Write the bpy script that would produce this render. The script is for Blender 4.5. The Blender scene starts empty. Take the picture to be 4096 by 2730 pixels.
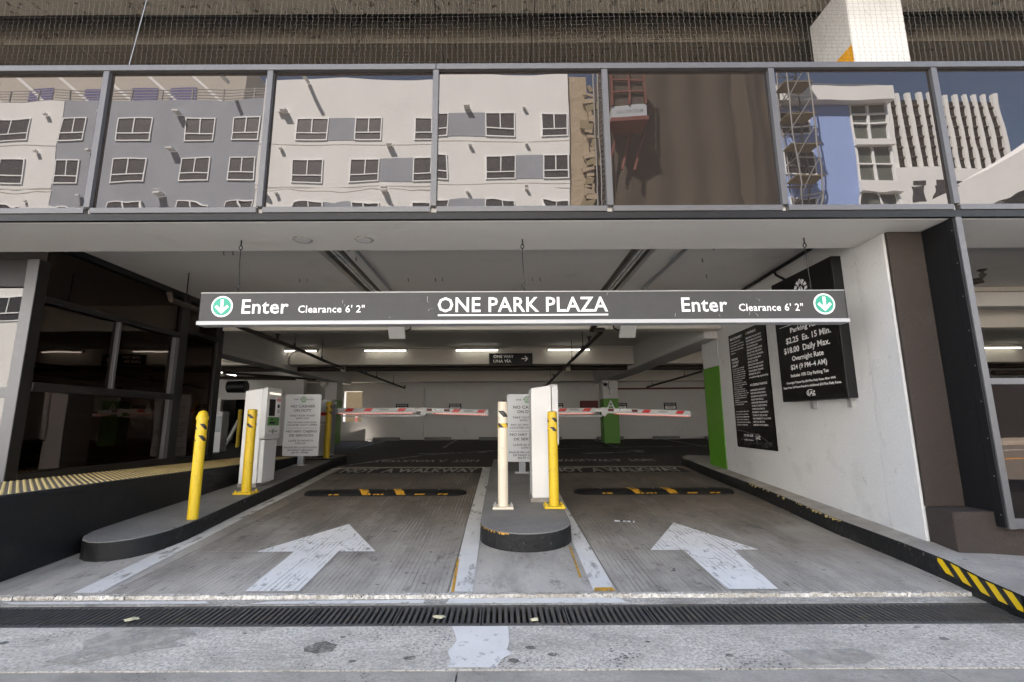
import bpy, bmesh, math, random
from mathutils import Vector, Matrix
random.seed(7)
R = math.radians
S = bpy.context.scene
COL = S.collection

# ------------------------------------------------------------------ camera, sky, sun, exposure
cd = bpy.data.cameras.new("camera")
cam = bpy.data.objects.new("camera", cd)
COL.objects.link(cam)
cam.location = (0, 0, 1.13)
cam.rotation_mode = 'QUATERNION'
_p, _r = R(9.65), R(-0.26)
cam.rotation_quaternion = (Matrix.Rotation(math.pi / 2 + _p, 3, 'X') @ Matrix.Rotation(_r, 3, 'Z')).to_quaternion()
cd.sensor_width = 36.0
cd.lens = 1899.0 / 4096.0 * 36.0
cd.shift_x = 42.0 / 4096.0
cd.clip_start = 0.05
cd.clip_end = 2000
S.camera = cam

W = bpy.data.worlds.new("World")
S.world = W
W.use_nodes = True
wn = W.node_tree
bg = wn.nodes["Background"]
sky = wn.nodes.new("ShaderNodeTexSky")
sky.sky_type = 'NISHITA'
sky.sun_disc = False
sky.sun_elevation = R(52)
sky.sun_rotation = R(-40)
sky.altitude = 100
sky.air_density = 1.0
sky.dust_density = 1.0
sky.ozone_density = 1.0
wn.links.new(sky.outputs[0], bg.inputs[0])
bg.inputs[1].default_value = 0.055

sl = bpy.data.lights.new("sun", 'SUN')
sl.energy = 5.0
sl.angle = R(0.5)
sl.color = (1.0, 0.95, 0.88)
so = bpy.data.objects.new("sun", sl)
so.rotation_mode = 'QUATERNION'
so.rotation_quaternion = Vector((0.5, -0.6, -1.0)).to_track_quat('-Z', 'Y')
so.location = (-20, 30, 50)
COL.objects.link(so)

S.view_settings.view_transform = 'Standard'
S.view_settings.look = 'None'
S.view_settings.exposure = 3.2
S.view_settings.gamma = 1.0
S.view_settings.use_curve_mapping = False
S.cycles.use_denoising = True
S.cycles.max_bounces = 10
S.cycles.diffuse_bounces = 6
S.cycles.glossy_bounces = 5
S.cycles.transparent_max_bounces = 16
S.cycles.sample_clamp_indirect = 6.0

# ------------------------------------------------------------------ mesh builder
OFF = {}


class MB:
    def __init__(s):
        s.v = []; s.f = []

    def add(s, vs, fs):
        n = len(s.v)
        s.v += [tuple(a) for a in vs]
        s.f += [tuple(i + n for i in f) for f in fs]
        return s

    def box(s, x0, x1, y0, y1, z0, z1):
        return s.add([(x0, y0, z0), (x1, y0, z0), (x1, y1, z0), (x0, y1, z0),
                      (x0, y0, z1), (x1, y0, z1), (x1, y1, z1), (x0, y1, z1)],
                     [(3, 2, 1, 0), (4, 5, 6, 7), (0, 1, 5, 4), (1, 2, 6, 5), (2, 3, 7, 6), (3, 0, 4, 7)])

    def obox(s, c, u, v, n, a, b, d):
        """box centred at c with half sizes a,b,d along unit axes u,v,n"""
        c, u, v, n = Vector(c), Vector(u), Vector(v), Vector(n)
        p = [c + u * (i * a) + v * (j * b) + n * (k * d) for k in (-1, 1) for i, j in ((-1, -1), (1, -1), (1, 1), (-1, 1))]
        return s.add(p, [(3, 2, 1, 0), (4, 5, 6, 7), (0, 1, 5, 4), (1, 2, 6, 5), (2, 3, 7, 6), (3, 0, 4, 7)])

    def quad(s, a, b, c, d):
        return s.add([a, b, c, d], [(0, 1, 2, 3)])

    def prism(s, poly, fn, d0, d1):
        """poly 2D extruded; fn(a,b,d)->xyz"""
        n = len(poly)
        vs = [fn(a, b, d0) for a, b in poly] + [fn(a, b, d1) for a, b in poly]
        fs = [tuple(range(n))[::-1], tuple(range(n, 2 * n))]
        fs += [(i, (i + 1) % n, n + (i + 1) % n, n + i) for i in range(n)]
        return s.add(vs, fs)

    def plan(s, poly, z0, z1):
        return s.prism(poly, lambda a, b, d: (a, b, d), z0, z1)

    def ring(s, rings, cap=True, close=True):
        n = len(rings[0]); b = len(s.v)
        for r in rings:
            s.v += [tuple(p) for p in r]
        for k in range(len(rings) - 1):
            for i in range(n if close else n - 1):
                j = (i + 1) % n
                s.f.append((b + k * n + i, b + k * n + j, b + (k + 1) * n + j, b + (k + 1) * n + i))
        if cap:
            s.f.append(tuple(b + i for i in range(n))[::-1])
            s.f.append(tuple(b + (len(rings) - 1) * n + i for i in range(n)))
        return s

    def tube(s, pts, r, n=8):
        pts = [Vector(p) for p in pts]
        rings = []
        for i, p in enumerate(pts):
            d = (pts[min(i + 1, len(pts) - 1)] - pts[max(i - 1, 0)]).normalized()
            a = Vector((0, 0, 1)) if abs(d.z) < 0.9 else Vector((1, 0, 0))
            u = d.cross(a).normalized(); w = d.cross(u)
            rr = r[i] if isinstance(r, (list, tuple)) else r
            rings.append([p + u * (math.cos(2 * math.pi * k / n) * rr) + w * (math.sin(2 * math.pi * k / n) * rr) for k in range(n)])
        return s.ring(rings)

    def lathe(s, x, y, prof, n=24):
        return s.ring([[(x + r * math.cos(2 * math.pi * k / n), y + r * math.sin(2 * math.pi * k / n), z) for k in range(n)] for r, z in prof])

    def build(s, name, m, parent=None, loc=None, smooth=False, bevel=0.0, seg=2):
        off = Vector(OFF[parent.name]) if parent else Vector(loc or (0, 0, 0))
        me = bpy.data.meshes.new(name)
        me.from_pydata([tuple(Vector(v) - off) for v in s.v], [], s.f)
        bm = bmesh.new(); bm.from_mesh(me)
        bmesh.ops.recalc_face_normals(bm, faces=bm.faces[:])
        bm.to_mesh(me); bm.free()
        me.materials.append(m)
        if smooth:
            for p in me.polygons: p.use_smooth = True
            me.set_sharp_from_angle(angle=R(35))
        o = bpy.data.objects.new(name, me)
        COL.objects.link(o)
        if parent:
            o.parent = parent
        else:
            o.location = off
        OFF[o.name] = tuple(off)
        if bevel:
            b = o.modifiers.new("bevel", 'BEVEL')
            b.width = bevel; b.segments = seg; b.limit_method = 'ANGLE'; b.angle_limit = R(40)
        return o


def tag(o, label, cat, group=None):
    o['label'] = label; o['category'] = cat
    if group: o['group'] = group
    return o


def thing(name, label, cat, loc, group=None):
    o = bpy.data.objects.new(name, None)
    o.empty_display_size = 0.1
    COL.objects.link(o)
    o.location = loc
    OFF[o.name] = tuple(loc)
    return tag(o, label, cat, group)


def struct(o, label=None):
    o['kind'] = 'structure'
    if label: o['label'] = label
    return o


def sroot(name, loc=(0, 0, 0)):
    o = bpy.data.objects.new(name, None); COL.objects.link(o); o.location = loc
    OFF[o.name] = tuple(loc); o['kind'] = 'structure'
    return o


def copy_tree(o, loc=None, parent=None, label=None):
    c = o.copy(); COL.objects.link(c)
    if parent: c.parent = parent
    if loc is not None:
        c.location = loc
    if label: c['label'] = label
    for ch in list(o.children):
        copy_tree(ch, None, c)
    return c


# ------------------------------------------------------------------ materials
def newmat(name):
    m = bpy.data.materials.new(name); m.use_nodes = True
    nt = m.node_tree
    return m, nt, nt.nodes["Principled BSDF"]


def N(nt, t, **k):
    n = nt.nodes.new(t)
    for a, b in k.items(): setattr(n, a, b)
    return n


def coords(nt):
    return N(nt, "ShaderNodeTexCoord").outputs["Object"]


def noise(nt, scale, detail=4, rough=0.55, vec=None, stretch=None):
    v = vec if vec is not None else coords(nt)
    if stretch:
        mp = N(nt, "ShaderNodeMapping"); mp.inputs["Scale"].default_value = stretch
        nt.links.new(v, mp.inputs[0]); v = mp.outputs[0]
    n = N(nt, "ShaderNodeTexNoise")
    n.inputs["Scale"].default_value = scale; n.inputs["Detail"].default_value = detail; n.inputs["Roughness"].default_value = rough
    nt.links.new(v, n.inputs["Vector"])
    return n.outputs["Fac"]


def ramp(nt, fac, a, b, ca=(0, 0, 0, 1), cb=(1, 1, 1, 1)):
    r = N(nt, "ShaderNodeValToRGB")
    r.color_ramp.elements[0].position = a; r.color_ramp.elements[1].position = b
    r.color_ramp.elements[0].color = ca; r.color_ramp.elements[1].color = cb
    nt.links.new(fac, r.inputs[0])
    return r.outputs[0]


def mix(nt, fac, a, b, mode='MIX'):
    x = N(nt, "ShaderNodeMix", data_type='RGBA', blend_type=mode)
    for s, i in ((fac, 0), (a, 6), (b, 7)):
        if isinstance(s, (int, float)): x.inputs[i].default_value = s
        elif isinstance(s, tuple): x.inputs[i].default_value = s if len(s) == 4 else (*s, 1)
        else: nt.links.new(s, x.inputs[i])
    return x.outputs[2]


def math_(nt, op, a, b=None):
    x = N(nt, "ShaderNodeMath", operation=op)
    for s, i in ((a, 0), (b, 1)):
        if s is None: continue
        if isinstance(s, (int, float)): x.inputs[i].default_value = s
        else: nt.links.new(s, x.inputs[i])
    return x.outputs[0]


def bump(nt, bsdf, h, dist, strength=1.0, prev=None):
    b = N(nt, "ShaderNodeBump"); b.inputs["Distance"].default_value = dist; b.inputs["Strength"].default_value = strength
    nt.links.new(h, b.inputs["Height"])
    if prev is not None: nt.links.new(prev, b.inputs["Normal"])
    if bsdf is not None: nt.links.new(b.outputs[0], bsdf.inputs["Normal"])
    return b.outputs[0]


def k(c, f):
    return tuple(min(1, x * f) for x in c)


def paint(name, c, rough=0.5, metal=0.0, var=0.12, vs=3.0, bmp=0.0, bs=60, dirt=0.0, dirtc=(0.05, 0.045, 0.04), ds=5, spec=0.5, chip=0.0, chipc=(0.05, 0.035, 0.025), cs=16):
    m, nt, b = newmat(name)
    col = mix(nt, noise(nt, vs), k(c, 1 - var), k(c, 1 + var))
    if dirt:
        f = ramp(nt, noise(nt, ds, 8, 0.7), 0.56, 0.74)
        col = mix(nt, math_(nt, 'MULTIPLY', f, dirt), col, dirtc)
    if chip:
        f = ramp(nt, noise(nt, cs, 7, 0.72), 0.635, 0.66)
        col = mix(nt, math_(nt, 'MULTIPLY', f, chip), col, chipc)
    nt.links.new(col, b.inputs["Base Color"])
    b.inputs["Roughness"].default_value = rough; b.inputs["Metallic"].default_value = metal
    b.inputs["Specular IOR Level"].default_value = spec
    rg = N(nt, "ShaderNodeMapRange"); rg.inputs[3].default_value = max(0.02, rough - 0.08); rg.inputs[4].default_value = min(1, rough + 0.1)
    nt.links.new(noise(nt, vs * 4), rg.inputs[0]); nt.links.new(rg.outputs[0], b.inputs["Roughness"])
    if bmp: bump(nt, b, noise(nt, bs, 3), bmp)
    return m


def concrete(name, c1, c2, scale=1.2, pit=0.5, pitc=(0.04, 0.04, 0.04), pits=28, stain=0.4, stainc=(0.06, 0.05, 0.04), ss=1.6, bmp=0.004, stretch=None, thr=0.66):
    m, nt, b = newmat(name)
    col = mix(nt, ramp(nt, noise(nt, scale, 6, 0.6, stretch=stretch), 0.3, 0.7), c1, c2)
    col = mix(nt, ramp(nt, noise(nt, 120, 3, 0.7), 0.35, 0.75), k(c1, 0.8), col)
    st = ramp(nt, noise(nt, ss, 8, 0.68, stretch=stretch), 0.52, 0.75)
    col = mix(nt, math_(nt, 'MULTIPLY', st, stain), col, stainc)
    pt = ramp(nt, noise(nt, pits, 5, 0.65), thr, thr + 0.05)
    col = mix(nt, math_(nt, 'MULTIPLY', pt, pit), col, pitc)
    nt.links.new(col, b.inputs["Base Color"])
    b.inputs["Roughness"].default_value = 0.85
    b.inputs["Specular IOR Level"].default_value = 0.3
    h = math_(nt, 'SUBTRACT', noise(nt, 90, 5, 0.7), math_(nt, 'MULTIPLY', pt, 0.6))
    bump(nt, b, h, bmp)
    return m


def grooved(name, c1, c2, d1, d2, pitch=0.042, lines=True):
    """raked concrete; tone turns darker and browner further inside the garage"""
    m, nt, b = newmat(name)
    co = coords(nt)
    sep = N(nt, "ShaderNodeSeparateXYZ"); nt.links.new(co, sep.inputs[0])
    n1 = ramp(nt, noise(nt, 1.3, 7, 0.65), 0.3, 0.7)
    front_tone = mix(nt, n1, c1, c2); inner_tone = mix(nt, n1, d1, d2)
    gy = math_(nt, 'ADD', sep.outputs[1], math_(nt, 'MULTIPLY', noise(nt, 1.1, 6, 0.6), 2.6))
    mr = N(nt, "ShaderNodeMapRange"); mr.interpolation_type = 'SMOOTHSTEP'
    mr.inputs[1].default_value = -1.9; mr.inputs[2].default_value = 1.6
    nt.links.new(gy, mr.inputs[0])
    col = mix(nt, mr.outputs[0], front_tone, inner_tone)  # blends to the darker brown tone with depth into the garage
    col = mix(nt, ramp(nt, noise(nt, 160, 3, 0.75), 0.3, 0.7), mix(nt, 1.0, col, (0.62, 0.62, 0.62), 'MULTIPLY'), col)
    st = ramp(nt, noise(nt, 2.2, 10, 0.75, stretch=(1.2, 0.32, 1)), 0.46, 0.72)
    col = mix(nt, math_(nt, 'MULTIPLY', st, 0.58), col, (0.06, 0.048, 0.037))
    st2 = ramp(nt, noise(nt, 7, 9, 0.75, stretch=(1, 0.6, 1)), 0.56, 0.66)
    col = mix(nt, math_(nt, 'MULTIPLY', st2, 0.6), col, (0.05, 0.043, 0.035))
    sp = ramp(nt, noise(nt, 13, 3, 0.5), 0.70, 0.73)
    col = mix(nt, math_(nt, 'MULTIPLY', sp, 0.75), col, (0.03, 0.027, 0.023))
    h = math_(nt, 'MULTIPLY', noise(nt, 110, 4, 0.75), 0.5)
    if lines:
        wob = math_(nt, 'MULTIPLY', noise(nt, 0.9, 2, stretch=(1, 0.25, 1)), 0.10)
        x = math_(nt, 'ADD', sep.outputs[0], wob)
        x = math_(nt, 'ADD', x, math_(nt, 'MULTIPLY', noise(nt, 9, 2, stretch=(1, 0.02, 1)), 0.03))
        g = math_(nt, 'SINE', math_(nt, 'MULTIPLY', x, 2 * math.pi / pitch))
        line = ramp(nt, g, 0.80, 0.97)
        where = ramp(nt, noise(nt, 1.5, 5, 0.65, stretch=(1.8, 0.35, 1)), 0.36, 0.52)
        brk = ramp(nt, noise(nt, 16, 5, 0.7, stretch=(1, 0.15, 1)), 0.36, 0.52)
        f = math_(nt, 'MULTIPLY', math_(nt, 'MULTIPLY', line, where), brk)
        tone = ramp(nt, noise(nt, 2.0, 4, 0.6, stretch=(2.5, 0.4, 1)), 0.50, 0.60, (0.045, 0.04, 0.034, 1), (0.60, 0.58, 0.54, 1))
        col = mix(nt, math_(nt, 'MULTIPLY', f, 0.58), col, tone)
        h = math_(nt, 'SUBTRACT', h, math_(nt, 'MULTIPLY', line, 0.7))
    nt.links.new(col, b.inputs["Base Color"])
    b.inputs["Roughness"].default_value = 0.75
    bump(nt, b, h, 0.004)
    return m


def worn_coat(name, base1, base2, coat, cover, pit=0.8, scale=2.0):
    """grey concrete under a ragged, pitted pale coat"""
    m, nt, b = newmat(name)
    base = mix(nt, ramp(nt, noise(nt, 4, 8, 0.7), 0.3, 0.7), base1, base2)
    cov = ramp(nt, noise(nt, scale, 12, 0.78, stretch=(0.7, 1.3, 1)), cover - 0.10, cover + 0.10)
    fine = ramp(nt, noise(nt, 55, 6, 0.8), 0.40, 0.56)
    col = mix(nt, math_(nt, 'MULTIPLY', cov, fine), base, coat)
    st = ramp(nt, noise(nt, 1.3, 9, 0.7), 0.52, 0.72)
    col = mix(nt, math_(nt, 'MULTIPLY', st, 0.35), col, (0.13, 0.115, 0.10))
    vo = N(nt, "ShaderNodeTexVoronoi"); vo.inputs["Scale"].default_value = 42; vo.inputs["Randomness"].default_value = 1.0
    cc = coords(nt); nt.links.new(cc, vo.inputs["Vector"])
    sz = math_(nt, 'MULTIPLY', ramp(nt, noise(nt, 2.6, 4, 0.6), 0.42, 0.7), 0.34)
    pt = math_(nt, 'LESS_THAN', vo.outputs["Distance"], sz)
    col = mix(nt, math_(nt, 'MULTIPLY', pt, pit), col, (0.06, 0.056, 0.05))
    bl = ramp(nt, noise(nt, 5.5, 4, 0.55), 0.70, 0.73)
    col = mix(nt, math_(nt, 'MULTIPLY', bl, 0.6), col, (0.10, 0.093, 0.085))
    nt.links.new(col, b.inputs["Base Color"]); b.inputs["Roughness"].default_value = 0.85
    bump(nt, b, math_(nt, 'SUBTRACT', noise(nt, 110, 5, 0.75), math_(nt, 'MULTIPLY', pt, 0.7)), 0.005)
    return m


def worn(name, c, lo=0.36, hi=0.46, scale=9, stretch=(2.0, 0.7, 1), rough=0.7, crack=True):
    """road paint that has flaked off: bare ground shows through the gaps"""
    m, nt, b = newmat(name)
    col = mix(nt, noise(nt, 5, 5), k(c, 0.75), c)
    nt.links.new(col, b.inputs["Base Color"]); b.inputs["Roughness"].default_value = rough
    a = ramp(nt, noise(nt, scale, 9, 0.72, stretch=stretch), lo, hi)
    if crack:
        sep = N(nt, "ShaderNodeSeparateXYZ"); nt.links.new(coords(nt), sep.inputs[0])
        x = math_(nt, 'ADD', sep.outputs[0], math_(nt, 'MULTIPLY', noise(nt, 0.9, 2, stretch=(1, 0.25, 1)), 0.10))
        g = ramp(nt, math_(nt, 'SINE', math_(nt, 'MULTIPLY', x, 2 * math.pi / 0.038)), 0.86, 0.97)
        gm = ramp(nt, noise(nt, 9, 6, 0.7, stretch=(1, 0.3, 1)), 0.48, 0.58)
        a = math_(nt, 'SUBTRACT', a, math_(nt, 'MULTIPLY', g, gm))
        vo = N(nt, "ShaderNodeTexVoronoi", feature='DISTANCE_TO_EDGE'); vo.inputs["Scale"].default_value = 3.1
        nz = N(nt, "ShaderNodeTexNoise"); nz.inputs["Scale"].default_value = 4; nz.inputs["Detail"].default_value = 6
        ad = N(nt, "ShaderNodeMixRGB"); ad.inputs[0].default_value = 0.3
        cc = coords(nt); nt.links.new(cc, nz.inputs["Vector"]); nt.links.new(cc, ad.inputs[1]); nt.links.new(nz.outputs["Color"], ad.inputs[2])
        nt.links.new(ad.outputs[0], vo.inputs["Vector"])
        a = math_(nt, 'MULTIPLY', a, math_(nt, 'MAXIMUM', ramp(nt, vo.outputs["Distance"], 0.002, 0.009), ramp(nt, noise(nt, 2.3, 5, 0.6), 0.42, 0.5)))
    a = math_(nt, 'MAXIMUM', a, 0.0)
    nt.links.new(a, b.inputs["Alpha"])
    bump(nt, b, noise(nt, 80, 3), 0.002)
    return m


def emit(name, c, s, base=(0.9, 0.9, 0.9)):
    m, nt, b = newmat(name)
    b.inputs["Base Color"].default_value = (*base, 1)
    b.inputs["Emission Color"].default_value = (*c, 1); b.inputs["Emission Strength"].default_value = s
    return m


def mirror_glass(name):
    m, nt, b = newmat(name)
    out = nt.nodes["Material Output"]
    co = coords(nt)
    oi = N(nt, "ShaderNodeObjectInfo")
    ad = N(nt, "ShaderNodeVectorMath", operation='ADD'); nt.links.new(co, ad.inputs[0])
    mu = N(nt, "ShaderNodeVectorMath", operation='SCALE'); mu.inputs[3].default_value = 13.0
    cb = N(nt, "ShaderNodeCombineXYZ"); nt.links.new(oi.outputs["Random"], cb.inputs[1]); nt.links.new(oi.outputs["Random"], cb.inputs[0])
    nt.links.new(cb.outputs[0], mu.inputs[0]); nt.links.new(mu.outputs[0], ad.inputs[1])
    h = noise(nt, 1.15, 1.5, 0.4, vec=ad.outputs[0])
    nrm = bump(nt, None, h, 0.0022)
    # panes are pinched along the lower edge, so reflections roll there
    sep = N(nt, "ShaderNodeSeparateXYZ"); nt.links.new(co, sep.inputs[0])
    h2 = math_(nt, 'MULTIPLY', noise(nt, 4.5, 1.0, 0.4, vec=ad.outputs[0]), ramp(nt, sep.outputs[2], 0.0, 0.22, (1, 1, 1, 1), (0, 0, 0, 1)))
    nrm = bump(nt, None, h2, 0.0016, prev=nrm)
    gl = N(nt, "ShaderNodeBsdfGlossy"); gl.inputs["Color"].default_value = (0.104, 0.100, 0.0985, 1); gl.inputs["Roughness"].default_value = 0.0
    nt.links.new(nrm, gl.inputs["Normal"])
    df = N(nt, "ShaderNodeBsdfDiffuse"); df.inputs["Color"].default_value = (0.12, 0.098, 0.085, 1)
    mx = N(nt, "ShaderNodeMixShader"); mx.inputs[0].default_value = 0.82
    nt.links.new(df.outputs[0], mx.inputs[1]); nt.links.new(gl.outputs[0], mx.inputs[2]); nt.links.new(mx.outputs[0], out.inputs[0])
    return m


def dark_glass(name, refl=0.16, tint=(0.10, 0.085, 0.075), wob=0.003, gcol=(0.8, 0.78, 0.76), mult=0.6):
    m, nt, b = newmat(name)
    out = nt.nodes["Material Output"]
    nrm = bump(nt, None, noise(nt, 1.3, 1.5, 0.4), wob)
    gl = N(nt, "ShaderNodeBsdfGlossy"); gl.inputs["Color"].default_value = (*gcol, 1); gl.inputs["Roughness"].default_value = 0.0
    nt.links.new(nrm, gl.inputs["Normal"])
    tr = N(nt, "ShaderNodeBsdfTransparent"); tr.inputs["Color"].default_value = (*tint, 1)
    fr = N(nt, "ShaderNodeLayerWeight"); fr.inputs["Blend"].default_value = 0.35
    f = math_(nt, 'ADD', math_(nt, 'MULTIPLY', fr.outputs["Fresnel"], mult), refl)
    mx = N(nt, "ShaderNodeMixShader"); nt.links.new(f, mx.inputs[0])
    nt.links.new(tr.outputs[0], mx.inputs[1]); nt.links.new(gl.outputs[0], mx.inputs[2]); nt.links.new(mx.outputs[0], out.inputs[0])
    return m


def striped(name, ca, cb, period, mode='tube', slope=1.0, duty=0.5, rough=0.35, off=0.0, dirt=0.25):
    """diagonal safety stripes"""
    m, nt, b = newmat(name)
    sep = N(nt, "ShaderNodeSeparateXYZ"); nt.links.new(coords(nt), sep.inputs[0])
    if mode == 'tube':
        u = math_(nt, 'MULTIPLY', math_(nt, 'ARCTAN2', sep.outputs[1], sep.outputs[0]), 0.055)
        w = math_(nt, 'ADD', u, math_(nt, 'MULTIPLY', sep.outputs[2], slope))
    elif mode == 'y':
        w = math_(nt, 'ADD', sep.outputs[1], math_(nt, 'MULTIPLY', sep.outputs[2], slope))
    else:
        w = math_(nt, 'ADD', sep.outputs[0], math_(nt, 'MULTIPLY', sep.outputs[1], slope))
    fr = math_(nt, 'FRACT', math_(nt, 'ADD', math_(nt, 'DIVIDE', w, period), 10 + off))
    f = math_(nt, 'LESS_THAN', fr, duty)
    col = mix(nt, f, ca, cb)
    d = math_(nt, 'MULTIPLY', ramp(nt, noise(nt, 18, 8, 0.7), 0.5, 0.7), dirt)
    col = mix(nt, d, col, (0.05, 0.045, 0.04))
    nt.links.new(col, b.inputs["Base Color"]); b.inputs["Roughness"].default_value = rough
    return m


M = {}
M['white_wall'] = paint('white_plaster', (0.63, 0.62, 0.605), 0.75, var=0.08, vs=0.9, bmp=0.008, bs=45, dirt=0.35, dirtc=(0.36, 0.345, 0.32), ds=2.2, chip=0.35, chipc=(0.3, 0.28, 0.25), cs=7)
M['garage_white'] = paint('garage_white_paint', (0.58, 0.56, 0.54), 0.8, var=0.08, vs=1.0, bmp=0.004, bs=40, dirt=0.3, dirtc=(0.2, 0.19, 0.18), ds=2)
M['ceiling'] = paint('ceiling_grey_paint', (0.60, 0.575, 0.54), 0.85, var=0.08, vs=0.9, bmp=0.003, bs=50, dirt=0.3, dirtc=(0.28, 0.26, 0.24), ds=1.2)
M['soffit'] = paint('soffit_paint', (0.70, 0.675, 0.635), 0.8, var=0.08, vs=0.8, bmp=0.002, bs=50, dirt=0.35, dirtc=(0.42, 0.39, 0.35), ds=1.6)
M['beam'] = paint('beam_cream_paint', (0.60, 0.565, 0.50), 0.8, var=0.06, vs=1.2, bmp=0.003, bs=40, dirt=0.2, dirtc=(0.25, 0.22, 0.18), ds=2.5)
M['green'] = paint('green_paint', (0.085, 0.25, 0.012), 0.45, var=0.06, vs=2, bmp=0.002, bs=40, dirt=0.15)
M['frame'] = paint('grey_anodised_frame', (0.115, 0.113, 0.115), 0.38, 0.2, var=0.1, vs=4, dirt=0.25, dirtc=(0.2, 0.19, 0.18), ds=9)
M['frame_dark'] = paint('dark_bronze_frame', (0.011, 0.0095, 0.0085), 0.4, 0.1, var=0.15, vs=4, dirt=0.2, dirtc=(0.05, 0.043, 0.038), ds=12)
M['black_metal'] = paint('black_metal', (0.008, 0.008, 0.0085), 0.45, 0.0, var=0.2, vs=6, dirt=0.12, dirtc=(0.06, 0.06, 0.06), ds=14, spec=0.35)
M['black_paint'] = paint('black_kerb_paint', (0.010, 0.010, 0.010), 0.6, var=0.3, vs=3, bmp=0.008, bs=30, dirt=0.45, dirtc=(0.07, 0.064, 0.056), ds=6, spec=0.35, chip=0.8, chipc=(0.16, 0.145, 0.12), cs=13)
M['brown'] = paint('brown_stucco', (0.036, 0.0265, 0.021), 0.85, var=0.15, vs=2, bmp=0.008, bs=70, dirt=0.25, dirtc=(0.075, 0.062, 0.052))
M['plinth'] = paint('black_plinth_paint', (0.008, 0.008, 0.0085), 0.6, var=0.3, vs=1.5, bmp=0.005, bs=25, dirt=0.35, dirtc=(0.04, 0.038, 0.036), ds=5, spec=0.4)
M['tactile'] = concrete('tactile_base', (0.19, 0.155, 0.115), (0.26, 0.215, 0.165), 3, 0.2, stain=0.3)
M['dome'] = paint('worn_yellow_dome', (0.47, 0.36, 0.15), 0.6, var=0.2, vs=8, dirt=0.4, dirtc=(0.2, 0.16, 0.1), ds=10)
M['island'] = worn_coat('island_grey_paint', (0.15, 0.143, 0.135), (0.19, 0.182, 0.172), (0.235, 0.227, 0.215), 0.5, 0.3, 2)
M['sidewalk'] = worn_coat('sidewalk_concrete', (0.23, 0.21, 0.185), (0.33, 0.305, 0.27), (0.43, 0.40, 0.355), 0.55, 0.4, 1.5)
M['gutter'] = worn_coat('pale_gutter_concrete', (0.25, 0.23, 0.195), (0.42, 0.38, 0.325), (0.72, 0.665, 0.585), 0.44)
M['slab'] = worn_coat('pavement_slab', (0.27, 0.25, 0.215), (0.39, 0.36, 0.31), (0.52, 0.48, 0.42), 0.54, 0.5, 1.6)
M['street'] = concrete('asphalt', (0.17, 0.16, 0.15), (0.22, 0.21, 0.20), 0.8, 0.2)
M['lip'] = worn_coat('chipped_lip', (0.18, 0.155, 0.115), (0.34, 0.30, 0.235), (0.76, 0.73, 0.67), 0.45, 0.9, 2.0)
M['apron'] = worn_coat('apron_concrete', (0.18, 0.16, 0.13), (0.36, 0.33, 0.285), (0.62, 0.59, 0.53), 0.48, 0.7, 3)
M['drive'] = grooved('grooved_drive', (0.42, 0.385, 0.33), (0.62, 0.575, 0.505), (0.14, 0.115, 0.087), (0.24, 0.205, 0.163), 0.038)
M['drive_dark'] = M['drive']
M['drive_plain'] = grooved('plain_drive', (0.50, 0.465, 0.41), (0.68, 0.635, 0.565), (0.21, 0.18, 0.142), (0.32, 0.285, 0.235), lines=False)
M['cement'] = worn('smooth_cement_patch', (0.52, 0.475, 0.41), 0.30, 0.62, 7, (1, 1, 1), crack=False)
M['gum'] = worn('dark_gum', (0.17, 0.155, 0.135), 0.30, 0.66, 24, (1, 1, 1), crack=False)
M['bed'] = paint('joint_dirt', (0.035, 0.03, 0.026), 0.9, bmp=0.003)
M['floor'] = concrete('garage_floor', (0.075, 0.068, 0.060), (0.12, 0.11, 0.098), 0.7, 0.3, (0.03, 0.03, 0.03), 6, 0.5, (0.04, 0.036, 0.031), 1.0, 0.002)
M['line'] = worn('road_white', (0.82, 0.80, 0.765), 0.30, 0.43, 11, (1.5, 0.6, 1))
M['line2'] = worn('lane_edge_white', (0.72, 0.70, 0.66), 0.32, 0.46, 7, (1.4, 0.5, 1), crack=False)
M['line3'] = worn('floor_white', (0.42, 0.41, 0.39), 0.42, 0.52, 6, (1, 1, 1), crack=False)
M['letters'] = worn('stencil_white', (0.50, 0.48, 0.44), 0.34, 0.46, 8, (1, 1, 1), crack=False)
M['patch'] = worn('white_splash_paint', (0.82, 0.79, 0.74), 0.27, 0.44, 13, (1, 1, 1), crack=False)
M['yellow'] = paint('yellow_paint', (0.66, 0.45, 0.012), 0.45, var=0.12, vs=4, bmp=0.0015, bs=30, dirt=0.6, dirtc=(0.20, 0.13, 0.02), ds=9, chip=0.9)
M['cream'] = paint('cream_paint', (0.72, 0.635, 0.50), 0.45, var=0.06, vs=4, bmp=0.0015, bs=30, dirt=0.4, dirtc=(0.36, 0.28, 0.16), ds=9, chip=0.7, chipc=(0.20, 0.13, 0.06), cs=20)
M['tape'] = striped('tape_on_post', (0.75, 0.46, 0.01), (0.012, 0.012, 0.014), 0.115, 'tube', 1.0, 0.42, 0.3)
M['tape_white'] = striped('tape_black_white', (0.78, 0.70, 0.56), (0.012, 0.012, 0.014), 0.14, 'tube', 1.0, 0.5, 0.3)
M['kerb_tape'] = striped('kerb_chevron_tape', (0.78, 0.52, 0.0), (0.01, 0.01, 0.012), 0.125, 'y', -1.0, 0.48, 0.35, dirt=0.1)
M['rubber'] = paint('black_rubber', (0.008, 0.008, 0.0085), 0.6, var=0.25, vs=5, bmp=0.002, bs=60, dirt=0.4, dirtc=(0.045, 0.04, 0.034), ds=8, spec=0.35)
M['hump_yellow'] = worn('hump_reflective_yellow', (0.62, 0.33, 0.03), 0.38, 0.50, 16, (1, 1, 1), 0.4, crack=False)
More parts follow.
